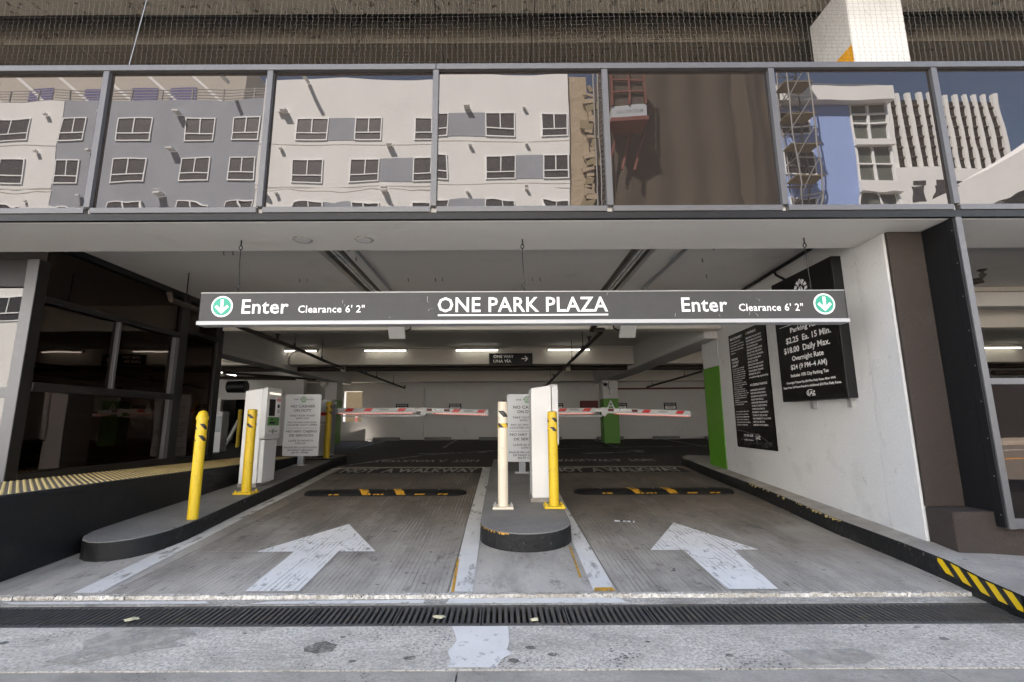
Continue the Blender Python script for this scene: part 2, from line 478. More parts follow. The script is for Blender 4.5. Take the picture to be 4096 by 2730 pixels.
M['white'] = paint('white_powder_coat', (0.72, 0.715, 0.70), 0.4, var=0.03, vs=2, dirt=0.15, dirtc=(0.36, 0.34, 0.31), ds=7)
M['lgrey'] = paint('light_grey_plastic', (0.62, 0.62, 0.61), 0.4, var=0.04, dirt=0.12, dirtc=(0.3, 0.28, 0.25), ds=8)
M['mgrey'] = paint('mid_grey_metal', (0.26, 0.275, 0.29), 0.4, 0.2, var=0.06)
M['sign_grey'] = paint('sign_silver_face', (0.47, 0.485, 0.495), 0.35, 0.2, var=0.04)
M['sign_dark'] = paint('sign_charcoal', (0.045, 0.044, 0.043), 0.6, var=0.18, vs=9, bmp=0.001, bs=90, dirt=0.2, dirtc=(0.09, 0.088, 0.085), ds=20)
M['sign_white'] = paint('sign_white', (0.86, 0.86, 0.86), 0.5, var=0.02)
M['silver'] = paint('silver_trim', (0.44, 0.44, 0.445), 0.4, 0.1, var=0.03, dirt=0.15, ds=14)
M['teal'] = paint('sign_teal', (0.035, 0.36, 0.24), 0.5, var=0.05)
M['black_sign'] = paint('black_sign_face', (0.0045, 0.0038, 0.0036), 0.35, var=0.1, spec=0.3)
M['text_grey'] = paint('dark_lettering', (0.045, 0.05, 0.05), 0.5)
M['text_dim'] = paint('pale_lettering', (0.95, 0.94, 0.92), 0.5, var=0.0)
M['logo_green'] = paint('logo_green', (0.09, 0.25, 0.07), 0.5)
M['red'] = paint('reflective_red', (0.68, 0.02, 0.02), 0.4, var=0.02)
M['dred'] = paint('dark_red_paint', (0.13, 0.012, 0.012), 0.5)
M['led'] = emit('red_led', (1.0, 0.24, 0.18), 0.03, (0.45, 0.07, 0.06))
M['tube_lit'] = emit('lit_tube', (1.0, 0.96, 0.86), 0.62)
M['tube_off'] = paint('unlit_tube', (0.7, 0.7, 0.68), 0.25)
M['slotlight'] = emit('machine_light', (1.0, 0.85, 0.68), 0.12)
M['pipe'] = paint('rusty_brown_pipe', (0.030, 0.021, 0.016), 0.5, 0.2, var=0.3, vs=8, dirt=0.5, dirtc=(0.14, 0.05, 0.02), ds=6)
M['rust'] = paint('rust', (0.50, 0.46, 0.40), 0.8, var=0.2, vs=20, dirt=0.9, dirtc=(0.20, 0.075, 0.025), ds=8)
M['galv'] = paint('galvanised', (0.42, 0.42, 0.41), 0.45, 0.5, var=0.1, vs=9)
M['iron'] = paint('cast_iron', (0.078, 0.074, 0.070), 0.5, 0.1, var=0.3, vs=12, bmp=0.001, bs=120, dirt=0.6, dirtc=(0.15, 0.115, 0.075), ds=6)
M['trench'] = paint('trench_muck', (0.02, 0.017, 0.014), 0.9, bmp=0.01, bs=30)
M['leaf'] = paint('dry_leaf', (0.55, 0.50, 0.33), 0.7, var=0.2, vs=18)
M['litter'] = paint('leaf_litter', (0.23, 0.17, 0.08), 0.8, var=0.5, vs=30)
M['mirror'] = mirror_glass('reflective_bronze_glass')
M['lobby_glass'] = dark_glass('dark_lobby_glass', 0.04, (0.26, 0.17, 0.125), mult=0.30)
M['front_glass'] = dark_glass('street_facing_glass', 0.10, (0.15, 0.14, 0.13), 0.003, mult=0.15)
M['low_glass'] = dark_glass('low_bronze_glass', 0.075, (0.18, 0.14, 0.12), 0.002, (0.8, 0.70, 0.64), mult=0.12)
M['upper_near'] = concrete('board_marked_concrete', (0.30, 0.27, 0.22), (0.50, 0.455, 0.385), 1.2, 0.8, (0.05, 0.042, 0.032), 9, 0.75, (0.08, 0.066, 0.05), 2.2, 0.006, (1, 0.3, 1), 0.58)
M['upper_shaded'] = concrete('shaded_stained_concrete', (0.14, 0.12, 0.093), (0.24, 0.208, 0.165), 0.9, 0.7, (0.04, 0.032, 0.024), 8, 0.7, (0.05, 0.04, 0.03), 1.6, 0.006, (1, 0.3, 1), 0.6)  # stained copy of the slab concrete, its colour darkened to paint in shade
M['orange'] = paint('orange_paint', (0.78, 0.36, 0.008), 0.6, var=0.04)
M['net'] = paint('net_twine', (0.17, 0.155, 0.135), 0.8)
M['lobby'] = paint('lobby_red_brown', (0.10, 0.040, 0.022), 0.8, var=0.3)
# street opposite
M['o_white'] = paint('sunlit_white_stucco', (0.72, 0.71, 0.69), 0.85, var=0.10, vs=0.45, bmp=0.01, bs=6, dirt=0.12, dirtc=(0.5, 0.48, 0.44), ds=0.6)
M['o_blue'] = paint('blue_grey_stucco', (0.275, 0.292, 0.33), 0.85, var=0.22, vs=0.6, bmp=0.01, bs=6, dirt=0.25, dirtc=(0.36, 0.37, 0.40), ds=0.9)
M['o_sky'] = paint('pale_blue_stucco', (0.27, 0.37, 0.66), 0.85, var=0.05, vs=0.6)
M['o_beige'] = paint('beige_panel', (0.40, 0.36, 0.31), 0.8, var=0.05, vs=0.5)
M['o_frame'] = paint('white_window_frame', (0.8, 0.8, 0.8), 0.6)
M['o_pane'] = paint('dark_window_pane', (0.05, 0.048, 0.052), 0.4, var=0.3, vs=0.7, spec=0.3)
M['o_purple'] = paint('tinted_window_pane', (0.12, 0.11, 0.25), 0.2, var=0.2, vs=0.7)
M['o_bayglass'] = paint('greenish_bay_glass', (0.12, 0.13, 0.11), 0.1, var=0.3, vs=0.6)
M['o_wrap'] = concrete('brown_scaffold_sheet', (0.085, 0.068, 0.052), (0.125, 0.103, 0.083), 0.25, 0.3, (0.06, 0.05, 0.04), 3, 0.45, (0.06, 0.05, 0.04), 0.35, 0.05, (0.5, 1, 1.2))
M['o_burlap'] = paint('tan_building_paper', (0.34, 0.27, 0.19), 0.9, var=0.25, vs=1.2, bmp=0.05, bs=3)
M['o_wood'] = paint('weathered_lumber', (0.22, 0.175, 0.10), 0.8, var=0.3)
M['o_steel'] = paint('scaffold_steel', (0.20, 0.195, 0.19), 0.6, 0.1)
M['o_red'] = paint('red_hoist_paint', (0.14, 0.036, 0.028), 0.7)
M['o_dark'] = paint('tower_glazing', (0.022, 0.02, 0.018), 0.5, var=0.2, vs=0.15, spec=0.2)
M['court'] = paint('court_beige_wall', (0.10, 0.075, 0.042), 0.85, var=0.04)

# ------------------------------------------------------------------ lettering (collected, laid out in one go at the end)
TXT = []


def text(parent, name, m, O, U, V, items, bold=0.0, space=1.0, joined=False):
    """items: (string, u0, v0, width or None, cap height[, align]) on the plane O + u*U + v*V"""
    for it in ([items] if joined else [[i] for i in items]):
        TXT.append((parent, name, m, Vector(O), Vector(U), Vector(V), it, bold, space, joined))


def flush_text():
    jobs = []

    def mk(s, bold, space):
        c = bpy.data.curves.new("lettering_curve", 'FONT')
        c.body = s; c.size = 1.0; c.resolution_u = 2; c.offset = bold; c.space_character = space
        o = bpy.data.objects.new("lettering_curve", c); COL.objects.link(o)
        return o
    ref = mk("H", 0.0, 1.0)
    for (pa, nm, m, O, U, V, items, bold, space, jn) in TXT:
        jobs.append([mk(it[0], bold, space) for it in items])
    dg = bpy.context.evaluated_depsgraph_get(); dg.update()

    def grab(o):
        e = o.evaluated_get(dg); me = e.to_mesh()
        vs = [tuple(v.co) for v in me.vertices]; fs = [tuple(p.vertices) for p in me.polygons]
        e.to_mesh_clear()
        return vs, fs
    hv, _ = grab(ref)
    capH = max(v[1] for v in hv) - min(v[1] for v in hv)
    for t, objs in zip(TXT, jobs):
        (pa, nm, m, O, U, V, items, bold, space, jn) = t
        mb = MB()
        for it, o in zip(items, objs):
            s, u0, v0, wd, cap = it[:5]
            al = it[5] if len(it) > 5 else 'L'
            vs, fs = grab(o)
            if not vs: continue
            x0 = min(v[0] for v in vs); x1 = max(v[0] for v in vs)
            sy = cap / capH
            sx = wd / (x1 - x0) if wd else sy
            w = (x1 - x0) * sx
            sh = {'L': 0, 'C': -w / 2, 'R': -w}[al]
            mb.add([O + U * (u0 + sh + (v[0] - x0) * sx) + V * (v0 + v[1] * sy) for v in vs], fs)
        o = mb.build(nm, m, pa)
        if jn: o['kind'] = 'stuff'
    for o in [ref] + [o for j in jobs for o in j]:
        c = o.data
        bpy.data.objects.remove(o); bpy.data.curves.remove(c)


def disc(mb, c, U, V, r, n=28, r0=0.0):
    c, U, V = Vector(c), Vector(U), Vector(V)
    P = lambda rr, kk: c + U * (rr * math.cos(2 * math.pi * kk / n)) + V * (rr * math.sin(2 * math.pi * kk / n))
    if r0 == 0:
        mb.add([P(r, i) for i in range(n)], [tuple(range(n))])
    else:
        mb.add([P(r, i) for i in range(n)] + [P(r0, i) for i in range(n)], [(i, (i + 1) % n, n + (i + 1) % n, n + i) for i in range(n)])
    return mb


def flat(mb, O, U, V, poly):
    O, U, V = Vector(O), Vector(U), Vector(V)
    mb.add([O + U * a + V * b for a, b in poly], [tuple(range(len(poly)))])
    return mb


def road(Y):
    if Y < 3.3: return 0.0
    if Y < 9: return .02 + .05 * (Y - 3.3)
    return .305 + .022 * (Y - 9) if Y < 17.5 else .492


X1, Y1, Z1 = Vector((1, 0, 0)), Vector((0, 1, 0)), Vector((0, 0, 1))

# ================================================================== GROUND
struct(MB().box(-300, 300, -400, -0.6, -0.3, -0.004).build('street', M['street']))
pv = sroot('pavement', (0, 1, 0))
for xa, xb in ((-9.0, -5.2), (-5.192, -2.66), (-2.652, -0.214), (-0.206, 2.0), (2.008, 4.6), (4.608, 9)):
    MB().box(xa, xb, 0.9, 2.405, -0.1, 0.0).build('slab', M['slab'], pv)
    MB().box(xa, xb, -0.59, 0.892, -0.1, 0.0).build('slab', M['slab'], pv)
MB().box(-9, 9, -0.6, 2.41, -0.2, -0.02).build('joint_bed', M['bed'], pv)
gu = sroot('gutter', (0, 2.6, 0))
MB().box(-9, 9, 2.415, 2.892, -0.1, 0.002).build('gutter_slab', M['gutter'], gu)
mb = MB()
pp = [(-.285, 2.88), (.03, 2.878), (.035, 2.7), (.02, 2.6), (.045, 2.56), (-.01, 2.5), (-.03, 2.425), (-.26, 2.428), (-.25, 2.5), (-.275, 2.58), (-.24, 2.7), (-.262, 2.8)]
mb.add([(a, b, .006) for a, b in pp], [tuple(range(len(pp)))]).build('paint_patch', M['patch'], gu)
MB().add([(a, b, .0055) for a, b in [(-2.14, 2.878), (-1.75, 2.875), (-1.66, 2.80), (-1.72, 2.72), (-1.62, 2.66), (-1.86, 2.58), (-2.02, 2.47), (-2.2, 2.5), (-2.12, 2.62), (-2.2, 2.72)]], [tuple(range(10))]).build('cement_patch', M['cement'], gu)
MB().add([(a, b, .0055) for a, b in [(1.38, 2.58), (1.75, 2.6), (1.83, 2.53), (1.7, 2.45), (1.42, 2.44)]], [tuple(range(5))]).build('cement_patch', M['cement'], gu)
MB().add([(a, b, .0055) for a, b in [(3.0, 2.56), (3.08, 2.55), (3.2, 2.5), (3.16, 2.47), (3.06, 2.50), (2.97, 2.53)]], [tuple(range(6))]).build('paint_patch', M['patch'], gu)
random.seed(31)
for gx_, gy_, gr in ((-.92, 2.63, .07), (-.45, 2.52, .024), (-.72, 2.49, .014), (.14, 2.62, .022), (.24, 2.55, .02), (.05, 2.49, .022), (-.85, 2.75, .013), (.75, 2.68, .012), (1.1, 2.53, .016), (2.3, 2.7, .02), (2.6, 2.52, .014), (-2.6, 2.7, .02), (-3.0, 2.5, .016), (-1.4, 2.8, .01)):
    pts = [(gx_ + gr * random.uniform(.75, 1.15) * 1.3 * math.cos(q * math.pi / 6), gy_ + gr * random.uniform(.75, 1.15) * math.sin(q * math.pi / 6), .006) for q in range(12)]
    MB().add(pts, [tuple(range(12))]).build('gum_spot', M['gum'], gu)
# trench drain
tr = sroot('drain_channel', (0, 3.05, -.1))
MB().box(-9, 5.2, 2.9, 3.2, -0.2, -0.13).build('channel_bed', M['trench'], tr)
MB().box(-9, 5.2, 2.893, 2.899, -0.2, -0.01).build('channel_wall', M['iron'], tr)
MB().box(-9, 5.2, 3.199, 3.204, -0.2, -0.01).build('channel_wall', M['iron'], tr)
lm = MB()
for i in range(420):
    x, y = random.uniform(-3.6, 3.4), random.uniform(2.93, 3.17)
    z = -0.125 + random.uniform(0, .05)
    a = random.uniform(0, 6.3); l = random.uniform(.012, .035); w = l * random.uniform(.3, .7)
    u = Vector((math.cos(a), math.sin(a), random.uniform(-.3, .3))); v = Vector((-math.sin(a), math.cos(a), random.uniform(-.3, .3)))
    c = Vector((x, y, z))
    lm.add([c - u * l, c - v * w, c + u * l, c + v * w + Vector((0, 0, .008))], [(0, 1, 2), (0, 2, 3)])
lo = lm.build('leaf_litter', M['litter'])
lo['kind'] = 'stuff'; lo['label'] = 'dry leaf litter caught in the drain under the grates'
# grates
GR = 'cast iron grates along the trench drain'
gx = -0.621 - 0.498 * 13
g0 = None
ng = 24
for i in range(ng):
    xa = gx + i * 0.498
    if g0 is None:
        b = MB()
        W_ = 0.494
        b.box(xa + .002, xa + W_, 2.901, 2.929, -.03, .003)
        b.box(xa + .002, xa + W_, 3.171, 3.197, -.03, .003)
        nb = 14; p = (W_ - .002) / nb
        for j in range(nb + 1):
            c = xa + .002 + j * p
            b.box(max(xa + .002, c - .0095), min(xa + W_, c + .0095), 2.929, 3.171, -.028, .0028)
        g0 = b.build('drain_grate', M['iron'], None, (xa, 3.05, 0), bevel=0.0015, seg=1)
        tag(g0, 'x', 'drain grate', GR)
        GRATES = [g0]
    else:
        c = g0.copy(); COL.objects.link(c); c.location = (xa, 3.05, 0)
        GRATES.append(c)
NW_ = 'zero one two three four five six seven eight nine ten eleven'.split()
for i, g in enumerate(GRATES):
    if i < 9: g['label'] = 'slotted iron drain grate, %s to the left of the one with the torn leaf' % NW_[9 - i]
    elif i < 12: g['label'] = 'slotted iron drain grate, %s to the right of the one with the torn leaf' % NW_[i - 9]
    else: g['label'] = 'slotted iron drain grate, %s to the right of the one with the small round leaf' % NW_[max(0, i - 14)]
for i, t in ((12, 'slotted iron drain grate with the larger pale leaf lying on it'), (13, 'slotted iron drain grate just right of the larger pale leaf'),
             (14, 'slotted iron drain grate with the small round leaf at its front edge'), (9, 'slotted iron drain grate with the torn brown leaf, left part of the drain'),
             (15, 'slotted iron drain grate just right of the small round leaf')):
    GRATES[i]['label'] = t
# apron and lip
ap = sroot('apron', (0, 3.25, 0))
MB().box(-9, 4.2, 3.206, 3.305, -0.1, 0.003).build('apron_slab', M['apron'], ap)
mb = MB()
for i in range(240):
    xa, xb = -4.6 + i * .033, -4.6 + (i + 1) * .033
    y0 = 3.309 + random.uniform(-.004, .006); h = .026 + random.uniform(-.006, .002)
    mb.add([(xa, y0, 0), (xb, y0, 0), (xb, y0 + .006, h), (xa, y0 + .006, h), (xb, 3.352, .024), (xa, 3.352, .024), (xb, 3.352, -.05), (xa, 3.352, -.05)],
           [(0, 1, 2, 3), (3, 2, 4, 5), (5, 4, 6, 7)])
mb.build('lip', M['lip'], ap)
mb = MB()
for xa, xb in ((-.36, .78),):
    mb.quad((xa, 3.212, .007), (xb, 3.212, .007), (xb - .02, 3.3, .007), (xa + .02, 3.3, .007))
mb.quad((-3.1, 3.23, .007), (-1.85, 3.23, .007), (-1.9, 3.27, .007), (-3.2, 3.27, .007))
mb.quad((-1.6, 3.22, .007), (-.5, 3.22, .007), (-.5, 3.28, .007), (-1.5, 3.26, .007))
mb.build('paint_patch', M['patch'], ap)

# driveway slabs (ramp up into the garage)
dr = sroot('driveway', (0, 6, 0))


def rslab(xa, xb, ya, yb, m, g=.003):
    b = MB()
    za, zb = road(ya + g), road(yb - g)
    b.add([(xa + g, ya + g, za), (xb - g, ya + g, za), (xb - g, yb - g, zb), (xa + g, yb - g, zb),
           (xa + g, ya + g, za - .06), (xb - g, ya + g, za - .06), (xb - g, yb - g, zb - .06), (xa + g, yb - g, zb - .06)],
          [(0, 1, 2, 3), (4, 5, 1, 0), (5, 6, 2, 1), (6, 7, 3, 2), (7, 4, 0, 3)])
    return b.build('slab', m, dr)


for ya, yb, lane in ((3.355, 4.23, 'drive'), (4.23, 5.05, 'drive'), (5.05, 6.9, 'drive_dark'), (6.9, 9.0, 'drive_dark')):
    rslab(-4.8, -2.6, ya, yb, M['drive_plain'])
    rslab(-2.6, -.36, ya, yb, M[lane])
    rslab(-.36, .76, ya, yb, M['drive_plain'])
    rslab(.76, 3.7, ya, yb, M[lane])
b = MB()
b.add([(-4.8, 3.35, -.03), (3.7, 3.35, -.03), (3.7, 9.0, road(9) - .03), (-4.8, 9, road(9) - .03)], [(0, 1, 2, 3)]).build('joint_bed', M['bed'], dr)


def mark(poly, m, name, dz=.004, par=None):
    b = MB()
    b.add([(x, y, road(y) + dz) for x, y in poly], [tuple(range(len(poly)))])
    return b.build(name, m, par or dr)


def arrow(tipx, w0, w1, base, head, sl):
    # shaft leans with the lane
    return [(base[0], 3.385), (base[1], 3.385), (head[1], 4.2), (w1, 4.2), (tipx, 5.07), (w0, 4.2), (head[0], 4.2)]


mark(arrow(-1.56, -2.06, -1.06, (-1.71, -1.35), (-1.74, -1.37), 0), M['line'], 'arrow_marking')
mark(arrow(1.74, 1.235, 2.14, (1.49, 1.83), (1.512, 1.93), 0), M['line'], 'arrow_marking')
mark([(-2.84, 3.37), (-2.66, 3.37), (-2.79, 5.65), (-2.83, 6.9), (-2.95, 8.95), (-3.08, 8.95), (-2.97, 6.9), (-2.945, 5.65)], M['line2'], 'stripe_marking')
mark([(-.345, 3.36), (-.2, 3.36), (-.208, 6), (-.215, 8.95), (-.35, 8.95), (-.36, 5)], M['line2'], 'stripe_marking')
mark([(.60, 3.36), (.745, 3.36), (.755, 6), (.80, 8.95), (.66, 8.95), (.63, 5)], M['line2'], 'stripe_marking')
mark([(.545, 3.6), (.56, 3.6), (.585, 4.3), (.57, 4.3)], M['hump_yellow'], 'stripe_marking', .0045)
mark([(.6, 3.36), (.745, 3.36), (.735, 3.42), (.62, 3.42)], M['hump_yellow'], 'stripe_marking', .0055)
mark([(-.34, 3.36), (-.32, 3.36), (-.34, 4.0), (-.36, 4.0)], M['hump_yellow'], 'stripe_marking', .0055)
# walkway warning bands
for xa, xb in ((-2.86, -.37), (.82, 3.2)):
    mark([(xa, 8.32), (xb, 8.32), (xb, 8.93), (xa, 8.93)], M['rubber'], 'warning_band', .0045)
    text(dr, 'lettering', M['letters'], (xa, 8.4, road(8.4) + .008), X1, Vector((0, 1, .05)).normalized(),
         [("NOT  A WALKWAY", .06, 0, xb - xa - .12, .42)], 0.03)

# garage floor
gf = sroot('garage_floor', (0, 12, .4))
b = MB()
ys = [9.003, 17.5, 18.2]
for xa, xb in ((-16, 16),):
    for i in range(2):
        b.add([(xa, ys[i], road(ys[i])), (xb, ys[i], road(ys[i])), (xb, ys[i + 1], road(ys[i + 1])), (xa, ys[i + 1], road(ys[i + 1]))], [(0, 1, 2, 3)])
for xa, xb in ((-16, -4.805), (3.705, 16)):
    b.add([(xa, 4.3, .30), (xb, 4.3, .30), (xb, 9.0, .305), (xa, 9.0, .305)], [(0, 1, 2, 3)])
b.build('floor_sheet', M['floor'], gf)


def fmark(poly, m=None, name='floor_marking', dz=.004):
    return mark(poly, m or M['line3'], name, dz, gf)


for xa, xb in ((-2.75, -.42), (.9, 3.2)):
    text(gf, 'floor_lettering', M['letters'], (xb, 10.35, road(10.35) + .005), -X1, Vector((0, -1, -.022)).normalized(),
         [("NOT  A WALKWAY", .06, 0, xb - xa - .12, .42)], 0.03)
fmark([(-2.1, 11.9), (-.6, 12.25), (-.55, 12.5), (-.9, 12.55), (-.2, 12.75), (-.45, 12.0), (-.7, 12.15), (-1.9, 11.75)])
fmark([(1.9, 11.8), (3.3, 12.2), (3.35, 12.5), (3.0, 12.55), (3.7, 12.7), (3.5, 11.95), (3.2, 12.05), (2.1, 11.65)])
fmark([(-3.0, 9.1), (-2.5, 10.3), (-1.6, 11.6), (.5, 12.9), (4, 13.7), (8, 14.2), (8, 14.3), (4, 13.82), (.45, 13.02), (-1.7, 11.7), (-2.65, 10.3), (-3.13, 9.1)])
for x in (-4.2, -1.7, .8, 3.2, 5.7, 8.2):
    fmark([(x, 13.6), (x + .1, 13.6), (x + .1, 17.6), (x, 17.6)])
fmark([(1.0, 14.1), (3.3, 14.15), (3.3, 14.25), (1.0, 14.2)])

# ================================================================== BUILDING SHELL
# upper decks, and an unseen block added above to shade the entrance
up = sroot('upper_deck', (0, 4, 3.1))
MB().box(-18, 18, 4.0, 18, 3.10, 3.3).build('deck_slab', M['upper_shaded'], up)
MB().box(-18, 18, 11.0, 11.3, 3.3, 5.86).build('deck_wall', M['upper_shaded'], up)
uc = sroot('upper_ceiling', (0, 4, 5.85))
xs = -18.0
# board-marked strips running back from the street, alternately a little proud
i = 0
while xs < 18:
    w = 1.15
    b = MB()
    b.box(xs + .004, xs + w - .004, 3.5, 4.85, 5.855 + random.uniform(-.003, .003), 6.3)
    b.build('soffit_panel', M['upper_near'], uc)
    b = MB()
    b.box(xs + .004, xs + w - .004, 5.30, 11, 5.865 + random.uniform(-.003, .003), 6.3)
    b.build('soffit_panel', M['upper_shaded'], uc)
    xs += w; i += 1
MB().box(-18, 18, 4.852, 5.298, 6.24, 6.3).build('soffit_recess', M['upper_shaded'], uc)
MB().box(-18, 18, 3.5, 17.6, 6.302, 9.5).build('shade_block', M['upper_near'], uc)  # unseen box added to shade the street front, height set for sunlit bounce

gc = sroot('garage_ceiling', (0, 8, 2.96))
for xa, xb in ((-16, -1.985), (-1.703, 1.405), (1.682, 16)):
    MB().box(xa, xb, 4.245, 7.275, 2.96, 3.06).build('ceiling_panel', M['ceiling'], gc)
for xa, xb in ((-1.985, -1.703), (1.405, 1.682)):
    MB().box(xa, xb, 4.245, 7.275, 3.03, 3.06).build('ceiling_slot', M['upper_shaded'], gc)
MB().box(-16, 16, 7.505, 11.635, 2.96, 3.06).build('ceiling_panel', M['ceiling'], gc)
MB().box(-16, 16, 12.045, 18.2, 2.96, 3.06).build('ceiling_panel', M['ceiling'], gc)
hk = MB()
for x, y in [(-3.0, 4.9), (-2.9, 4.9), (-2.6, 5.9), (-2.5, 5.9), (-.7, 4.75), (-.6, 4.75), (.62, 4.75), (.72, 4.75), (-1.2, 5.9), (-.85, 5.9), (-.76, 5.9), (.4, 5.9), (.5, 5.9), (2.25, 4.8), (2.3, 5.2), (2.6, 5.8), (-1.62, 4.8), (-1.63, 5.1)]:
    hk.tube([(x, y, 2.961), (x, y, 2.925), (x + .012, y, 2.918)], .004, 5)
hk.build('hook', M['black_metal'], gc)

GB = 'concrete beams of the garage ceiling'


def beam(x0, x1, y0, y1, z0, z1, m, label, name='ceiling_beam'):
    o = MB().box(x0, x1, y0, y1, z0, z1).build(name, m, None, ((x0 + x1) / 2, y0, z0), bevel=.008, seg=1)
    return tag(o, label, 'beam')


beam(-16, 3.59, 3.582, 4.24, 2.715, 3.098, M['soffit'], 'wide pale soffit beam over the entrance right under the glass band')
beam(3.63, 16, 3.582, 4.24, 2.715, 3.098, M['soffit'], 'pale soffit beam over the neighbouring opening right of the black post', 'ceiling_beam')
beam(-4.36, 3.44, 7.28, 7.50, 2.55, 2.958, M['beam'], 'cream beam just behind the hanging entrance sign')
beam(3.66, 16, 7.28, 7.50, 2.55, 2.958, M['beam'], 'cream beam seen through the opening right of the black post')
beam(3.64, 16, 6.50, 6.70, 2.70, 2.958, M['ceiling'], 'short grey beam with rusty angle in the right hand opening')
b2 = beam(-16, 16, 11.64, 12.04, 2.53, 2.958, M['beam'], 'cream beam carrying the lit tubes and the one way sign')
beam(-16, 16, 16.7, 17.05, 2.53, 2.958, M['beam'], 'farthest cream beam above the reserved parking wall')
beam(3.257, 3.753, 7.51, 16.69, 2.43, 2.528, M['garage_white'], 'grey beam running back to the green column marked A')
beam(-5.75, -5.3, 7.51, 16.69, 2.43, 2.528, M['garage_white'], 'grey beam running back to the column by the bright opening')
MB().box(3.257, 3.753, 7.51, 11.63, 2.5285, 2.958).build('beam_web', M['garage_white'], gc)
MB().box(3.257, 3.753, 12.05, 16.69, 2.5285, 2.958).build('beam_web', M['garage_white'], gc)
MB().box(-5.75, -5.3, 7.51, 11.63, 2.5285, 2.958).build('beam_web', M['garage_white'], gc)
MB().box(-5.75, -5.3, 12.05, 16.69, 2.5285, 2.958).build('beam_web', M['garage_white'], gc)
# scars on the soffit
for x in (-1.744, -1.205):
    o = MB().lathe(x, 3.965, [(.085, 2.7145), (.08, 2.711), (.055, 2.7105), (.052, 2.7125)], 20).build('soffit_patch', M['apron'], None, (x, 3.965, 2.7145))
    MB().lathe(x, 3.965, [(.062, 2.7104), (.06, 2.7085)], 20).build('filler', M['white_wall'], o)
    tag(o, 'round plaster patch on the soffit, ' + ('left one of the pair' if x < -1.5 else 'right one of the pair'), 'ceiling patch', 'plaster patches on the soffit')

# far wall with opening at left
fw = thing('garage_wall', 'far grey white garage wall with the reserved signs', 'wall', (0, 17.8, .49))
MB().box(-5.2, 16, 17.8, 18.05, .49, 2.958).build('wall_panel', M['garage_white'], fw)
MB().box(-16, -5.88, 17.8, 18.05, .49, 2.958).build('wall_panel', M['garage_white'], fw)
MB().box(-5.88, -5.2, 17.8, 18.05, .49, 1.15).build('wall_panel', M['garage_white'], fw)
MB().box(-5.88, -5.2, 17.8, 18.05, 2.27, 2.958).build('wall_panel', M['garage_white'], fw)
b = MB().prism([(-5.9, .492), (-4.9, .492), (-4.9, .9), (-5.9, .62)], lambda a, c, d: (a, d, c), 17.2, 17.35)
tag(b.build('ramp_wall', M['garage_white'], None, (-5.4, 17.2, .49)), 'low sloping grey wall under the bright opening', 'low wall')
tag(MB().box(-16, 6, 27, 27.3, -1, 3.6).build('court_wall', M['court'], None, (-5, 27, -1)), 'sunlit beige wall outside seen through the far left opening', 'wall')
struct(MB().box(-30, 30, 18.1, 27, -.4, -.2).build('court_ground', M['slab']))
fp = thing('flexible_post', 'dark flexible post with pale bands in the far left opening', 'post', (-6.05, 20, 0))
MB().lathe(-6.05, 20, [(.05, -.2), (.045, 1.62), (.02, 1.66)], 10).build('post', M['dred'], fp)
for z in (1.35, 1.5):
    MB().lathe(-6.05, 20, [(.052, z), (.052, z + .07)], 10).build('band', M['sign_white'], fp)
MB().tube([(-6.9, 20, 1.36), (-6.5, 20, 1.42), (-6.05, 20, 1.64), (-5.65, 20, 1.46), (-5.3, 20, 1.38)], .012, 5).build('chain', M['black_metal'], fp)

# left portal wall
pw = thing('portal_wall', 'white wall with a dark doorway behind the lobby door', 'wall', (-8, 14.9, .45))
MB().box(-16, -8.8, 14.9, 15.1, .43, 2.958).build('wall_panel', M['garage_white'], pw)
MB().box(-8.8, -7.0, 14.9, 15.1, 1.85, 2.958).build('wall_panel', M['garage_white'], pw)
MB().box(-7.0, -6.2, 14.9, 15.1, .43, 2.958).build('wall_panel', M['garage_white'], pw)
MB().box(-9, -6.9, 16.2, 16.3, .43, 2.5).build('doorway_back', M['black_metal'], pw)  # black sheet behind the opening paints in the doorway's darkness
MB().box(-8.86, -8.74, 14.86, 14.9, .45, 1.9).build('door_trim', M['white'], pw)
tag(MB().tube([(-8.25, 14.5, .5), (-7.9, 14.55, 1.35)], .045, 8).build('leaning_pole', M['white'], None, (-8.25, 14.5, .5)), 'white pole leaning in the dark doorway at the back', 'pole')
dk = thing('duct', 'dark round duct under the ceiling behind the ticket machine', 'duct', (-7.0, 13.5, 2.2))
MB().tube([(-7.75, 13.5, 2.14), (-7.25, 13.5, 2.14)], .17, 16).build('drum', M['black_metal'], dk, smooth=True)
MB().tube([(-9.5, 13.4, 2.42), (-5.9, 13.6, 2.38)], .05, 8).build('duct_pipe', M['pipe'], dk, smooth=True)

t = thing('exit_cabinet', 'pale gate cabinet standing behind the lobby door post', 'gate cabinet', (-7.3, 12.4, .38))
MB().box(-7.5, -7.15, 12.3, 12.6, .40, 1.42).build('housing', M['lgrey'], t, bevel=.012)
MB().box(-7.48, -7.17, 12.297, 12.2995, .9, 1.3).build('door_panel', M['mgrey'], t)
MB().box(-7.51, -7.14, 12.29, 12.61, .38, .399).build('footing', M['black_metal'], t)
t = thing('hand_rail', 'small pale metal rack behind the lobby door post', 'rack', (-8.0, 13.6, .41))
for x in (-8.35, -8.0):
    MB().box(x - .015, x + .015, 13.58, 13.61, .41, 1.3).build('upright', M['galv'], t)
for z in (.7, 1.0, 1.28):
    MB().box(-8.335, -8.015, 13.585, 13.605, z, z + .03).build('rung', M['galv'], t)
tag(MB().lathe(-7.85, 14.4, [(.055, .42), (.055, 1.5), (.03, 1.53)], 12).build('bollard', M['yellow'], None, (-7.85, 14.4, .42)), 'yellow bollard in the dark doorway at the far left', 'bollard')
